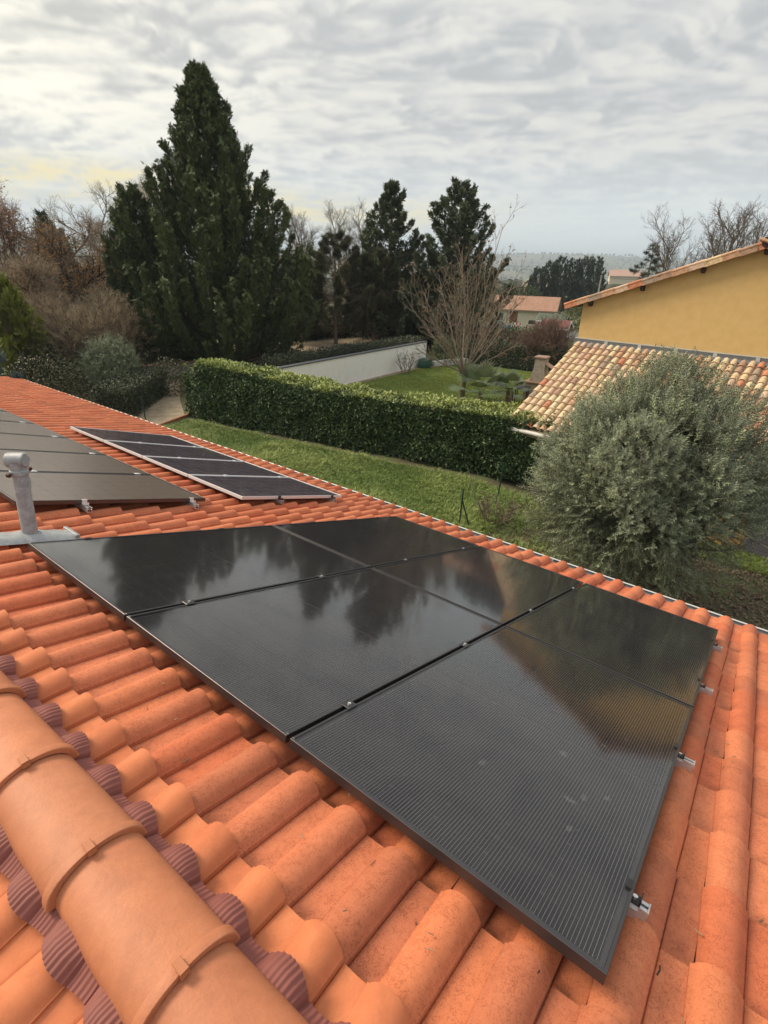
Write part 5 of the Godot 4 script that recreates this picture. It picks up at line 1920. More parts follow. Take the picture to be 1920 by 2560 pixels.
func gable_house(called: String, label: String, at: Vector3, turn: float, l: float, w: float, h: float, rise: float, over: float, wm: Material, rm: Material, trim: Material, rib: float) -> Node3D:
	# ridge along local x (l), gables at its ends, eaves along z (w)
	var t := thing(called, label, "house", at, turn)
	var x := l / 2.0
	var z := w / 2.0
	var mb := MB.new()
	var p := func(sx: float, y: float, sz: float) -> Vector3: return Vector3(sx * x, y, sz * z)
	for s in [1.0, -1.0]:
		var q := [p.call(s, 0, -1), p.call(s, 0, 1), p.call(s, h, 1), p.call(s, h + rise, 0), p.call(s, h, -1)]
		if s > 0: q.reverse()
		mb.poly(q)
	mb.quad(p.call(-1, 0, 1), p.call(1, 0, 1), p.call(1, h, 1), p.call(-1, h, 1))
	mb.quad(p.call(1, 0, -1), p.call(-1, 0, -1), p.call(-1, h, -1), p.call(1, h, -1))
	part("wall", mb.mesh(), wm, t)
	mb = MB.new()
	var k := rise / z
	var th := 0.10
	for s in [1.0, -1.0]:
		var rows := []
		var n := int((l + 2.0 * over) / rib)
		for q in n + 1:
			var xx := lerpf(-x - over, x + over, float(q) / n)
			var b := 0.04 * (q % 2)
			rows.append(PackedVector3Array([Vector3(xx, h - k * over + th + b, s * (z + over)), Vector3(xx, h + rise + th + b, 0.0)]))
		if s < 0: rows.reverse()
		mb.grid(rows)
		mb.quad(Vector3(-x - over, h - k * over + 0.02, s * (z + over)), Vector3(-x - over, h + rise + 0.02, 0), Vector3(x + over, h + rise + 0.02, 0), Vector3(x + over, h - k * over + 0.02, s * (z + over)))
	var roof := part("roof", mb.mesh(), rm, t)
	for s in [1.0, -1.0]:
		mb = MB.new()
		for e in [1.0, -1.0]:
			var a := Vector3(e * (x + over), h - k * over - 0.06, s * (z + over))
			var b := Vector3(e * (x + over), h + rise - 0.06, 0)
			var up := Vector3(0, 0.20, 0)
			var o := Vector3(e * 0.04, 0, 0)
			for c in [[a, b, b + up, a + up], [a + o, a + up + o, b + up + o, b + o], [a + up, b + up, b + up + o, a + up + o], [a, a + o, b + o, b]]:
				mb.quad(c[0], c[1], c[2], c[3])
				mb.quad(c[3] + o * 0.01, c[2] + o * 0.01, c[1] + o * 0.01, c[0] + o * 0.01)
		mb.box(Vector3(-x - over, h - k * over - 0.05, s * (z + over) - 0.03), Vector3(x + over, h - k * over + 0.10, s * (z + over) + 0.03))
		part("eaves_board", mb.mesh(), trim, roof)
	return t


func slab(parent: Node, called: String, lo: Vector3, hi: Vector3, m: Material, b := 0.01) -> MeshInstance3D:
	var mb := MB.new()
	mb.cbox(lo, hi, b)
	return part(called, mb.mesh(), m, parent)


func build_far_houses() -> void:
	var fz := field(256, [[0.02, 3, 141, 0.5], [0.1, 3, 142, 0.5]])
	var cream := tmat(ramp_texture(256, fz, [0.0, 1.0], [Color(0.52, 0.44, 0.33), Color(0.68, 0.60, 0.48)]), 0.3)
	var red_roof := tmat(ramp_texture(256, fz, [0.0, 0.5, 1.0], [Color(0.22, 0.115, 0.080), Color(0.34, 0.19, 0.13), Color(0.46, 0.30, 0.22)]), 0.25)
	var white := mat(Color(0.72, 0.72, 0.70), 0.6)
	var dark := mat(Color(0.028, 0.024, 0.022), 0.8)
	var wood := mat(Color(0.15, 0.062, 0.030), 0.7)
	var g := ground_y(77.0, -30.5)
	var turn := -1.28
	var t := gable_house("white_house", "long low cream house with red roof behind the bare garden tree", Vector3(77.9, g, -31.6), turn, 8.6, 4.6, 2.55, 1.55, 0.35, cream, red_roof, mat(Color(0.22, 0.16, 0.12), 0.7), 0.2)
	# front (towards us) is local +z
	var zf := 2.3
	slab(t, "shutter", Vector3(-1.95, 0.55, zf + 0.005), Vector3(-0.85, 2.15, zf + 0.06), wood)
	slab(t, "door", Vector3(2.15, 0.02, zf + 0.005), Vector3(3.45, 1.95, zf + 0.05), white)
	slab(t, "window", Vector3(-3.7, 0.9, zf + 0.005), Vector3(-2.9, 1.9, zf + 0.04), mat(Color(0.10, 0.12, 0.13), 0.15))
	# two playhouses
	var green_roof := tmat(ramp_texture(256, fz, [0.0, 1.0], [Color(0.055, 0.075, 0.055), Color(0.12, 0.145, 0.11)]), 0.4)
	g = ground_y(69.0, -23.8)
	var ph := gable_house("playhouse", "small wooden playhouse with green roof and white gable trim", Vector3(69.0, g, -23.8), -1.45, 3.3, 2.0, 1.75, 0.65, 0.22, wood, green_roof, white, 0.4)
	slab(ph, "window", Vector3(1.66, 0.95, -0.32), Vector3(1.70, 1.75, 0.32), mat(Color(0.06, 0.12, 0.28), 0.3))
	slab(ph, "window_frame", Vector3(1.655, 0.88, -0.42), Vector3(1.68, 1.82, 0.42), white)
	var red2 := tmat(ramp_texture(256, fz, [0.0, 1.0], [Color(0.12, 0.040, 0.040), Color(0.22, 0.085, 0.080)]), 0.4)
	g = ground_y(58.0, -19.1)
	ph = gable_house("playhouse", "dark playhouse with maroon roof and white trim, in front of the green one", Vector3(58.0, g, -19.1), -1.45, 2.7, 1.8, 1.38, 0.60, 0.22, dark, red2, white, 0.4)
	for s in [-0.42, 0.06]:
		var w := slab(ph, "window", Vector3(1.36, 0.40, s), Vector3(1.40, 1.3, s + 0.36), white)
		slab(w, "pane", Vector3(1.401, 0.52, s + 0.07), Vector3(1.405, 1.2, s + 0.29), mat(Color(0.10, 0.11, 0.12), 0.1), 0.001)
	# white fence beside it
	t = thing("picket_fence", "low white board fence between the maroon playhouse and the yellow gable", "fence", Vector3(59.0, g, -16.9), -1.2)
	for k in 8: slab(t, "board", Vector3(-0.9 + k * 0.30, 0.05, -0.02), Vector3(-0.9 + k * 0.30 + 0.285, 0.95, 0.02), white)
	slab(t, "rail", Vector3(-0.95, 0.3, 0.021), Vector3(1.5, 0.4, 0.05), white)
	# striped barriers, table and the grill in front of the white house
	var stripe := mat(Color(0.42, 0.05, 0.04), 0.6)
	t = thing("striped_barrier", "red and white striped barrier leaning before the brown shutter", "barrier", Vector3(72.6, ground_y(72.6, -30.2), -30.4), turn)
	for k in 5:
		slab(t, "board", Vector3(-0.6 + k * 0.24, 0.25, -0.02), Vector3(-0.6 + k * 0.24 + 0.24, 0.5, 0.02), stripe if k % 2 else white, 0.004)
		slab(t, "board", Vector3(-0.6 + k * 0.24, 0.65, -0.02), Vector3(-0.6 + k * 0.24 + 0.24, 0.9, 0.02), white if k % 2 else stripe, 0.004)
	for s in [-0.62, 0.60]: slab(t, "leg", Vector3(s, 0, -0.03), Vector3(s + 0.05, 1.0, 0.03), white, 0.004)
	t = thing("trestle_table", "grey table with dark goods on top beside the striped barrier", "table", Vector3(73.6, ground_y(73.6, -28.4), -28.6), turn)
	slab(t, "tabletop", Vector3(-0.7, 0.72, -0.35), Vector3(0.7, 0.78, 0.35), mat(Color(0.42, 0.40, 0.37), 0.7))
	for s in [[-0.65, -0.3], [0.6, -0.3], [-0.65, 0.25], [0.6, 0.25]]: slab(t, "leg", Vector3(s[0], 0, s[1]), Vector3(s[0] + 0.06, 0.72, s[1] + 0.06), mat(Color(0.30, 0.06, 0.05), 0.7), 0.004)
	t = thing("planter_box", "dark box of greenery standing on the trestle table", "planter", Vector3(73.6, ground_y(73.6, -28.4) + 0.78, -28.6), turn)
	slab(t, "box", Vector3(-0.5, 0, -0.2), Vector3(0.5, 0.35, 0.2), dark)
	slab(t, "greenery", Vector3(-0.42, 0.35, -0.16), Vector3(0.42, 0.52, 0.16), mat(Color(0.03, 0.05, 0.02), 0.9), 0.05)
	# the distant house with the pale roof above the cypress row's right end, and the one at its left end
	gable_house("distant_house", "tiny cream house with pink roof above the yellow verge, far away", Vector3(240.0, ground_y(240.0, -64.0) + 6.1, -64.0), -1.2, 11.0, 8.0, 3.0, 2.0, 0.4, cream, tmat(ramp_texture(256, fz, [0.0, 1.0], [Color(0.34, 0.21, 0.165), Color(0.44, 0.30, 0.25)]), 0.2), cream, 0.8)
	gable_house("distant_house", "tiny cream gable peeping out left of the dark cypress row", Vector3(165.0, ground_y(165.0, -67.6) + 2.6, -67.6), -0.5, 7.0, 5.0, 3.0, 1.7, 0.4, cream, tmat(ramp_texture(256, fz, [0.0, 1.0], [Color(0.42, 0.30, 0.24), Color(0.58, 0.46, 0.38)]), 0.2), cream, 0.8)
	# pole and wires
	t = thing("utility_pole", "short grey concrete pole rising in front of the dark cypress row", "pole", Vector3(104.0, ground_y(104.0, -29.8), -29.8))
	var mb := MB.new()
	mb.tube([Vector3(0, 0, 0), Vector3(0, 7.6, 0)], [0.16, 0.11], 8, true)
	part("post", mb.mesh(), mat(Color(0.30, 0.29, 0.27), 0.9), t)
	slab(t, "crossarm", Vector3(-0.5, 7.2, -0.06), Vector3(0.5, 7.32, 0.06), mat(Color(0.2, 0.19, 0.18), 0.9))
	var wire := mat(Color(0.03, 0.03, 0.03), 0.7)
	var sag := func(called: String, label: String, a: Vector3, b: Vector3, s: float, r: float) -> void:
		var m2 := MB.new()
		var ps := []
		var rs := []
		for k in 21:
			var q := k / 20.0
			ps.append(a.lerp(b, q) - Vector3(0, s * 4.0 * q * (1.0 - q), 0)); rs.append(r)
		m2.tube(ps, rs, 4)
		var o := part(called, m2.mesh(), wire, self)
		tag(o, label, "cable")
	sag.call("power_line", "thin dark power line crossing the brown wood at left", Vector3(-2.0, 6.2, -26.0), Vector3(34.0, 4.6, -34.0), 0.5, 0.012)
	sag.call("power_line", "slack dark cable hanging in front of the dark cypress row", Vector3(104.0, ground_y(104.0, -29.8) + 7.3, -29.8), Vector3(96.0, ground_y(100.0, -50.0) + 7.3, -52.0), 1.2, 0.02)
	sag.call("power_line", "slack dark cable running from the grey pole behind the gable", Vector3(104.0, ground_y(104.0, -29.8) + 7.3, -29.8), Vector3(112.0, ground_y(104.0, -29.8) + 9.0, -8.0), 1.0, 0.02)


func build_car() -> void:
	var g := ground_y(66.0, -30.4)
	var t := thing("blue_car", "old pale blue hatchback parked by the red hedge", "car", Vector3(66.2, g, -30.2), -0.55)
	var blue := mat(Color(0.085, 0.165, 0.235), 0.3, 0.2)
	var dark := mat(Color(0.02, 0.022, 0.025), 0.25)
	var mb := MB.new()
	# body: sections along x (rear at -x), each half a superellipse
	var sec := [[-1.85, 0.45, 0.70, 0.62], [-1.80, 0.35, 0.92, 0.74], [-1.2, 0.28, 0.96, 0.78], [0.6, 0.28, 0.94, 0.78], [1.5, 0.30, 0.86, 0.74], [1.85, 0.40, 0.70, 0.62]]
	var rows := []
	for s in sec:
		var row := PackedVector3Array()
		for k in 17:
			var a := TAU * k / 16.0
			var cx := signf(cos(a)) * pow(absf(cos(a)), 0.45)
			var sy := signf(sin(a)) * pow(absf(sin(a)), 0.45)
			row.append(Vector3(s[0], (s[1] + s[2]) / 2.0 + sy * (s[2] - s[1]) / 2.0, cx * s[3]))
		rows.append(row)
	mb.grid(rows)
	for e in [0, 5]:
		for k in 16:
			var c := Vector3(sec[e][0], (sec[e][1] + sec[e][2]) / 2.0, 0)
			if e: mb.tri(c, rows[e][k], rows[e][k + 1])
			else: mb.tri(c, rows[e][k + 1], rows[e][k])
	part("body", mb.mesh(), blue, t)
	mb = MB.new()
	rows = []
	for s in [[-1.70, 0.93, 0.66], [-1.35, 1.38, 0.56], [0.25, 1.40, 0.56], [0.85, 0.93, 0.66]]:
		rows.append([s[0], s[1], s[2]])
	# cabin: roof, pillars as a shell; the glass lies a little inside
	var roofp := func(x: float, y: float, w: float) -> Array: return [Vector3(x, y, -w), Vector3(x, y, w)]
	mb.cbox(Vector3(-1.36, 1.36, -0.57), Vector3(0.22, 1.42, 0.57), 0.025)
	for s in [-1.0, 1.0]:
		for q in [[-1.72, 0.92, -1.36, 1.37], [-0.50, 0.92, -0.46, 1.37], [0.86, 0.92, 0.22, 1.37]]:
			mb.tube([Vector3(q[0], q[1], s * 0.68), Vector3(q[2], q[3], s * 0.57)], [0.045, 0.04], 6)
	part("cabin", mb.mesh(), blue, t)
	mb = MB.new()
	mb.quad(Vector3(-1.70, 0.93, 0.66), Vector3(-1.70, 0.93, -0.66), Vector3(-1.35, 1.37, -0.55), Vector3(-1.35, 1.37, 0.55))
	mb.quad(Vector3(0.84, 0.93, -0.66), Vector3(0.84, 0.93, 0.66), Vector3(0.22, 1.37, 0.55), Vector3(0.22, 1.37, -0.55))
	for s in [1.0, -1.0]:
		var q := [Vector3(-1.70, 0.93, s * 0.665), Vector3(0.84, 0.93, s * 0.665), Vector3(0.22, 1.37, s * 0.555), Vector3(-1.35, 1.37, s * 0.555)]
		if s < 0: q.reverse()
		mb.quad(q[0], q[1], q[2], q[3])
	part("window", mb.mesh(), mat(Color(0.10, 0.12, 0.13), 0.1), t)
	for x in [-1.15, 1.15]:
		for s in [-1.0, 1.0]:
			mb = MB.new()
			mb.tube([Vector3(x, 0.29, s * 0.58), Vector3(x, 0.29, s * 0.60), Vector3(x, 0.29, s * 0.74), Vector3(x, 0.29, s * 0.76)], [0.25, 0.29, 0.29, 0.25], 18, true)
			var w := part("wheel", mb.mesh(), dark, t)
			mb = MB.new()
			mb.tube([Vector3(x, 0.29, s * 0.761), Vector3(x, 0.29, s * 0.775)], [0.17, 0.15], 14, true)
			part("hubcap", mb.mesh(), M.alu, w)
	slab(t, "bumper", Vector3(-1.95, 0.36, -0.70), Vector3(-1.84, 0.50, 0.70), mat(Color(0.35, 0.36, 0.37), 0.4))
	slab(t, "bumper", Vector3(1.84, 0.36, -0.70), Vector3(1.95, 0.50, 0.70), mat(Color(0.35, 0.36, 0.37), 0.4))
	for s in [-0.66, 0.50]:
		slab(t, "tail_light", Vector3(-1.875, 0.62, s), Vector3(-1.82, 0.78, s + 0.16), mat(Color(0.35, 0.02, 0.02), 0.3))
	slab(t, "number_plate", Vector3(-1.965, 0.37, -0.26), Vector3(-1.951, 0.48, 0.26), mat(Color(0.7, 0.7, 0.66), 0.4), 0.002)


func build_garden() -> void:
	# the white rendered wall: panels with joints, a dark coping
	var fz := field(256, [[0.015, 3, 151, 0.6], [0.12, 3, 152, 0.4]])
	var white := tmat(ramp_texture(256, fz, [0.0, 0.4, 1.0], [Color(0.76, 0.74, 0.70), Color(0.86, 0.85, 0.83), Color(0.89, 0.88, 0.86)]), 0.5)
	var a := Vector3(14.6, 0, -15.25)
	var b := Vector3(27.95, 0, -15.85)
	var l := a.distance_to(b)
	var d := (b - a).normalized()
	var t := thing("white_wall", "white rendered garden wall with dark grey coping beside the lawn", "wall", a, atan2(-d.z, d.x))
	var n := 5
	for k in n:
		slab(t, "wall_panel", Vector3(l * k / n + 0.006, -0.1, -0.10), Vector3(l * (k + 1) / n - 0.006, 1.42, 0.10), white, 0.006)
		slab(t, "coping", Vector3(l * k / n + 0.003, 1.422, -0.15), Vector3(l * (k + 1) / n - 0.003, 1.475, 0.15), mat(Color(0.075, 0.082, 0.095), 0.6), 0.008)
	var joint := MB.new()
	joint.box(Vector3(0.1, -0.1, -0.085), Vector3(l - 0.1, 1.40, 0.085))
	part("mortar", joint.mesh(), mat(Color(0.62, 0.60, 0.55), 0.9), t)
	t = thing("block_wall", "low grey block wall at the left end of the white wall", "wall", Vector3(18.2, 0, -19.6), -0.15)
	for k in 6:
		for r in 3:
			slab(t, "block", Vector3(-1.5 + k * 0.51 + (0.25 if r % 2 else 0.0), r * 0.21, -0.1), Vector3(-1.5 + k * 0.51 + 0.5 + (0.25 if r % 2 else 0.0), r * 0.21 + 0.2, 0.1), [M.plaster, mat(Color(0.34, 0.33, 0.31), 0.95)][(k + r) % 2], 0.008)
	# stone edging of a raised bed, a green sack beside it
	t = thing("stone_edging", "low white stone edging of a raised bed at the end of the lawn", "edging", Vector3(28.6, 0, -14.7), -0.25)
	for k in 7:
		var mb := MB.new()
		var x := -1.0 + k * 0.42
		mb.cbox(Vector3(x, 0, -0.14), Vector3(x + rng.randf_range(0.36, 0.41), rng.randf_range(0.32, 0.40), 0.14), 0.04, Transform3D(Basis(Vector3.UP, rng.randf_range(-0.08, 0.08)), Vector3.ZERO))
		part("stone", mb.mesh(), mat(Color(0.50, 0.49, 0.46) * rng.randf_range(0.85, 1.1), 0.9), t)
	t = thing("garden_sack", "dark green garden sack slumped against the white wall", "sack", Vector3(27.0, 0, -15.2))
	var mb := MB.new()
	var rows := []
	for q in [[0.0, 0.30], [0.05, 0.40], [0.25, 0.44], [0.48, 0.42], [0.60, 0.40], [0.62, 0.34], [0.52, 0.30]]:
		var row := PackedVector3Array()
		for k in 21:
			var an := TAU * k / 20.0
			var rr: float = q[1] * (1.0 + 0.06 * sin(an * 5.0 + q[0] * 9.0))
			row.append(Vector3(cos(an) * rr + 0.12 * q[0], q[0] * (1.0 + 0.12 * sin(an)), sin(an) * rr))
		row.reverse()
		rows.append(row)
	for r in rows: r.reverse()
	mb.grid(rows)
	part("bag", mb.mesh(), mat(Color(0.020, 0.075, 0.058), 0.55), t)
	mb = MB.new()
	mb.tube([Vector3(-0.2, 0.58, 0.38), Vector3(0.05, 0.74, 0.42), Vector3(0.3, 0.58, 0.36)], [0.02, 0.02, 0.02], 6)
	part("handle", mb.mesh(), mat(Color(0.015, 0.05, 0.04), 0.6), t)
	# masonry barbecue: a chimney with a little roof
	var stone := tmat(ramp_texture(256, fz, [0.0, 0.5, 1.0], [Color(0.20, 0.17, 0.14), Color(0.34, 0.30, 0.25), Color(0.48, 0.44, 0.38)]), 1.2)
	t = thing("barbecue", "weathered stone barbecue chimney at the edge of the lawn", "barbecue", Vector3(23.9, 0, -6.5), 0.1)
	slab(t, "base", Vector3(-0.45, 0, -0.55), Vector3(0.45, 0.8, 0.55), stone, 0.03)
	slab(t, "hearth", Vector3(-0.52, 0.8, -0.6), Vector3(0.5, 0.88, 0.6), mat(Color(0.34, 0.20, 0.14), 0.9), 0.02)
	mb = MB.new()
	for q in [[0.88, 0.40, 0.36, 1.45, 0.30, 0.26], [1.45, 0.30, 0.26, 1.93, 0.24, 0.24]]:
		var lo := [Vector3(-q[1], q[0], -q[2]), Vector3(-q[1], q[0], q[2]), Vector3(q[1], q[0], q[2]), Vector3(q[1], q[0], -q[2])]
		var hi := [Vector3(-q[4], q[3], -q[5]), Vector3(-q[4], q[3], q[5]), Vector3(q[4], q[3], q[5]), Vector3(q[4], q[3], -q[5])]
		for k in 4: mb.quad(lo[k], lo[(k + 1) % 4], hi[(k + 1) % 4], hi[k])
		mb.quad(hi[0], hi[1], hi[2], hi[3])
	part("flue", mb.mesh(), stone, t)
	slab(t, "cap", Vector3(-0.30, 1.93, -0.30), Vector3(0.30, 2.02, 0.30), mat(Color(0.36, 0.24, 0.19), 0.9), 0.02)
	mb = MB.new()
	mb.cbox(Vector3(-0.25, -0.02, -0.28), Vector3(0.25, 0.02, 0.28), 0.008, Transform3D(Basis(Vector3.RIGHT, 0.5), Vector3(0.0, 1.62, 0.42)))
	part("canopy_tile", mb.mesh(), mat(Color(0.42, 0.27, 0.20), 0.9), t)
	# slatted chair and dark table
	var dk := mat(Color(0.030, 0.026, 0.026), 0.6)
	t = thing("slatted_chair", "dark slatted garden chair beside the eave of the yellow house", "chair", Vector3(20.2, 0, -6.4), 0.5)
	for k in 7: slab(t, "slat", Vector3(-0.30, 0.45 + k * 0.085, 0.24), Vector3(0.30, 0.45 + k * 0.085 + 0.065, 0.262), dk, 0.004)
	slab(t, "seat", Vector3(-0.32, 0.40, -0.25), Vector3(0.32, 0.43, 0.235), dk)
	for s in [[-0.35, -0.25], [0.30, -0.25]]: slab(t, "leg", Vector3(s[0], 0, s[1]), Vector3(s[0] + 0.05, 0.40, s[1] + 0.05), dk)
	for s in [-0.355, 0.305]: slab(t, "leg", Vector3(s, 0, 0.235), Vector3(s + 0.05, 1.06, 0.285), dk)
	t = thing("garden_table", "small dark garden table by the barbecue", "table", Vector3(23.0, 0, -6.9), 0.3)
	slab(t, "tabletop", Vector3(-0.4, 0.62, -0.3), Vector3(0.4, 0.66, 0.3), dk)
	for s in [[-0.38, -0.28], [0.33, -0.28], [-0.38, 0.23], [0.33, 0.23]]: slab(t, "leg", Vector3(s[0], 0, s[1]), Vector3(s[0] + 0.05, 0.62, s[1] + 0.05), dk)
	# fan palms
	var palm := func(label: String, at: Vector3, h: float, fans: int, size: float) -> void:
		var o := thing("fan_palm", label, "palm", at, 0.0, "fan palms under the bare tree")
		var m2 := MB.new()
		m2.tube([Vector3(0, -0.1, 0), Vector3(0.02, h * 0.5, 0), Vector3(0, h, 0)], [0.10, 0.12, 0.09], 9)
		part("trunk", m2.mesh(), P.bark_brown, o)
		for f in fans:
			m2 = MB.new()
			var az := f * 2.4
			var el := lerpf(1.25, -0.25, (f + 0.5) / fans)
			var dd := Vector3(cos(az) * cos(el), sin(el), sin(az) * cos(el))
			var st := size * 0.75
			var c := Vector3(0, h, 0) + dd * st
			m2.tube([Vector3(0, h - 0.03, 0), Vector3(0, h, 0) + dd * st * 0.5 + Vector3.UP * 0.03, c], [0.014, 0.010, 0.008], 4)
			var sd := dd.cross(Vector3.UP).normalized()
			var nn := sd.cross(dd).normalized()
			for k in 17:
				var q := lerpf(-1.45, 1.45, k / 16.0)
				var ld := (dd * cos(q) + sd * sin(q) + nn * 0.12).normalized()
				var len := size * (0.78 - 0.18 * absf(q))
				var w := ld.cross(nn).normalized() * 0.034
				var mid := c + ld * len * 0.55
				var tip := c + ld * len + Vector3.DOWN * len * 0.22
				m2.tri(c, mid + w, mid - w); m2.tri(mid - w, mid + w, tip)
			part("fan_leaf", m2.mesh(), M.palm, o)
	M.palm = mat(Color(0.14, 0.19, 0.10), 0.45)
	palm.call("larger fan palm close to the bare tree's trunk", Vector3(20.9, 0, -8.0), 0.5, 20, 1.2)
	palm.call("smaller fan palm on a short stem, right of the larger one", Vector3(21.5, 0, -6.9), 0.7, 16, 0.75)
	# green fence posts in the rough grass
	var green := mat(Color(0.012, 0.040, 0.035), 0.5)
	t = thing("fence_post", "dark green steel post with a slanting brace in the rough grass", "fence post", Vector3(9.33, 0, -2.17))
	for q in [[Vector3(0.02, 0, 0.0), Vector3(0.03, 1.02, 0.02), "post"], [Vector3(0.10, 0, 0.26), Vector3(0.03, 0.72, 0.02), "brace"]]:
		mb = MB.new()
		mb.tube([q[0], q[1]], [0.019, 0.019], 8, true)
		part(q[2], mb.mesh(), green, t)
	t = thing("fence_post", "plain dark green post at the near end of the hedge", "fence post", Vector3(11.76, 0, -2.35))
	mb = MB.new()
	mb.tube([Vector3(0, 0, 0), Vector3(0.04, 0.98, 0.03)], [0.022, 0.022], 8, true)
	part("post", mb.mesh(), green, t)
	t = thing("fence_post", "dark post standing by the sandy path at the far roof edge", "fence post", Vector3(9.2, 0, -16.1))
	mb = MB.new()
	mb.tube([Vector3(0, 0, 0), Vector3(0, 1.05, 0)], [0.025, 0.025], 8, true)
	part("post", mb.mesh(), green, t)
	t = thing("stake", "thin brown stake leaning between the two green posts", "stake", Vector3(11.0, 0, -2.9))
	mb = MB.new()
	mb.tube([Vector3(0.0, 0, 0.25), Vector3(0, 0.55, 0.1), Vector3(-0.1, 1.0, -0.05)], [0.011, 0.010, 0.007], 6, true)
	part("stick", mb.mesh(), P.bark_pale, t)
	# stone steps and the retaining wall of the raised bed at the left
	t = thing("stone_steps", "stack of dark stone steps beside the grey olive shrub", "steps", Vector3(12.6, 0, -23.0), 0.9)
	for k in 7: slab(t, "step", Vector3(-0.5, k * 0.17, -0.2 - k * 0.16), Vector3(0.5, k * 0.17 + 0.15, 0.5 - k * 0.16), mat([Color(0.11, 0.115, 0.10), Color(0.16, 0.16, 0.13), Color(0.075, 0.085, 0.07)][k % 3], 0.9), 0.02)
	t = thing("retaining_wall", "low stained concrete retaining wall under the giant cypress", "wall", Vector3(14.9, 0, -23.9), -0.28)
	var stain := tmat(ramp_texture(256, field(256, [[0.03, 3, 161, 0.7], [0.12, 2, 162, 0.3]]), [0.0, 0.42, 0.55, 1.0], [Color(0.10, 0.09, 0.075), Color(0.22, 0.20, 0.17), Color(0.42, 0.39, 0.34), Color(0.55, 0.52, 0.46)]), 1.1)
	for k in 5: slab(t, "wall_panel", Vector3(-1.7 + k * 0.68, 0, -0.12), Vector3(-1.7 + k * 0.68 + 0.672, 0.62, 0.12), stain, 0.015)
	slab(t, "coping", Vector3(-1.75, 0.622, -0.18), Vector3(1.75, 0.69, 0.18), mat(Color(0.26, 0.15, 0.10), 0.9), 0.01)
	slab(t, "soil", Vector3(-1.7, 0.1, -1.8), Vector3(1.7, 0.60, -0.125), mat(Color(0.09, 0.055, 0.035), 1.0), 0.05)
	# terracotta kerb along the path's end by the hedge
	t = thing("brick_kerb", "thin red brick kerb along the path's near edge", "kerb", Vector3(9.95, 0, -15.45), 0.35)
	for k in 10: slab(t, "brick", Vector3(-1.1 + k * 0.22, 0, -0.05), Vector3(-1.1 + k * 0.22 + 0.21, 0.13, 0.05), mat(Color(0.30, 0.12, 0.065) * rng.randf_range(0.8, 1.15), 0.9), 0.006)
	# sandy bank behind the white wall
	mb = MB.new()
	var rr := []
	for q in 7:
		var row := PackedVector3Array()
		for k in 15:
			row.append(Vector3(17.0 + k * 1.3, 0.006 + 0.35 * sin(PI * q / 6.0) * (1.0 + 0.3 * sin(k * 1.7)), -31.0 + q * 1.8))
		rr.append(row)
	for r in rr: r.reverse()
	rr.reverse()
	for r in rr: r.reverse()
	mb.grid(rr)
	tag(part("sandy_bank", mb.mesh(), M.sand, self), "bare sandy bank under the pines", "ground", "", "structure")


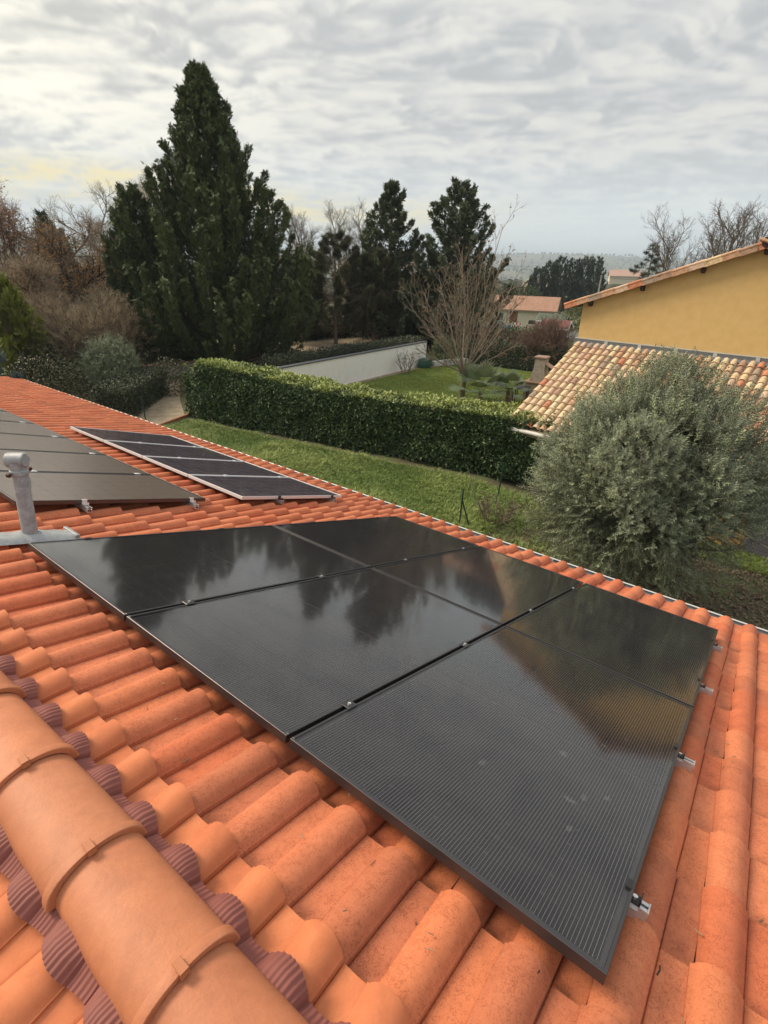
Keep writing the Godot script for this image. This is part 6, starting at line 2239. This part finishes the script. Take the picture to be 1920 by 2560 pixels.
func build_small() -> void:
	# bits that lie on the tiles
	var wood := mat(Color(0.26, 0.16, 0.09), 0.9)
	var black := mat(Color(0.02, 0.018, 0.017), 0.7)
	var t := thing("screw", "long steel screw sticking up out of a tile near the panels' lower edge", "screw")
	on_roof(t, 2.56, 0.075, -0.10)
	var mb := MB.new()
	mb.tube([Vector3(0, -0.02, 0), Vector3(0.012, 0.055, 0.004)], [0.003, 0.003], 6, true)
	part("shank", mb.mesh(), M.alu, t)
	mb = MB.new()
	mb.tube([Vector3(0.012, 0.055, 0.004), Vector3(0.0125, 0.060, 0.004)], [0.006, 0.0065], 8, true)
	part("head", mb.mesh(), M.bolt, t)
	for q in [[3.30, -0.045, "black cable end lying on a tile by the panel's sharp corner", 0.4], [3.55, 0.215, "short black plastic strip on the barrel of a tile near the bottom edge", 0.1]]:
		t = thing("cable_end", q[2], "cable")
		on_roof(t, q[0], q[1], -0.085)
		mb = MB.new()
		mb.tube([Vector3(-0.016, 0.002, 0), Vector3(0.0, 0.005, 0.003), Vector3(0.020, 0.001, 0.002)], [0.0024, 0.0024, 0.0024], 6, true)
		part("cable", mb.mesh(), black, t)
	t = thing("wood_chip", "pale chip of wood on a tile below the nearest panel", "chip")
	on_roof(t, 3.02, -0.12, -0.115)
	mb = MB.new()
	mb.cbox(Vector3(-0.012, 0, -0.004), Vector3(0.012, 0.005, 0.004), 0.0015)
	part("chip", mb.mesh(), wood, t)
	# twigs and leaf crumbs blown onto the right-hand tiles
	var pl := []
	var ti := PackedColorArray()
	for k in 90:
		var u := rng.randf_range(3.46, 4.6) if k < 60 else rng.randf_range(1.6, 4.6)
		var v := rng.randf_range(-0.2, 4.7) if k < 60 else rng.randf_range(-0.3, 0.0)
		var z := fposmod(u - 0.100 + 0.125, PITCH) - 0.125
		var n := -0.152 + surface_h(u - 0.100) + 0.022
		var q := rp(u, v, n)
		pl.append(Transform3D(Basis(Vector3(0, 0, 1), -TH) * Basis(Vector3.UP, rng.randf() * TAU) * Basis.from_scale(Vector3(rng.randf_range(0.008, 0.028), 0.0025, rng.randf_range(0.002, 0.006))), q))
		ti.append(Color(0.10, 0.055, 0.035).lerp(Color(0.40, 0.27, 0.15), rng.randf()))
	mb = MB.new()
	mb.cbox(Vector3(-0.5, -0.5, -0.5), Vector3(0.5, 0.5, 0.5), 0.2)
	tag(scatter("crumbs", self, mb.mesh(), P.dry, pl, ti), "twigs and leaf crumbs lying on the orange tiles at right", "debris")


func _ready() -> void:
	rng.seed = 20240117
	ready_camera()
	ready_light()
	roof_materials()
	M.ridge_hook = mat(Color(0.42, 0.15, 0.065), 0.6)
	M.rust = mat(Color(0.055, 0.016, 0.012), 0.6)
	plant_kit()
	build_ground()
	build_house()
	build_yellow_house()
	build_far_houses()
	build_hedge()
	build_olive()
	build_trees()
	build_garden()
	build_car()
	build_panels()
	build_vent()
	build_small()
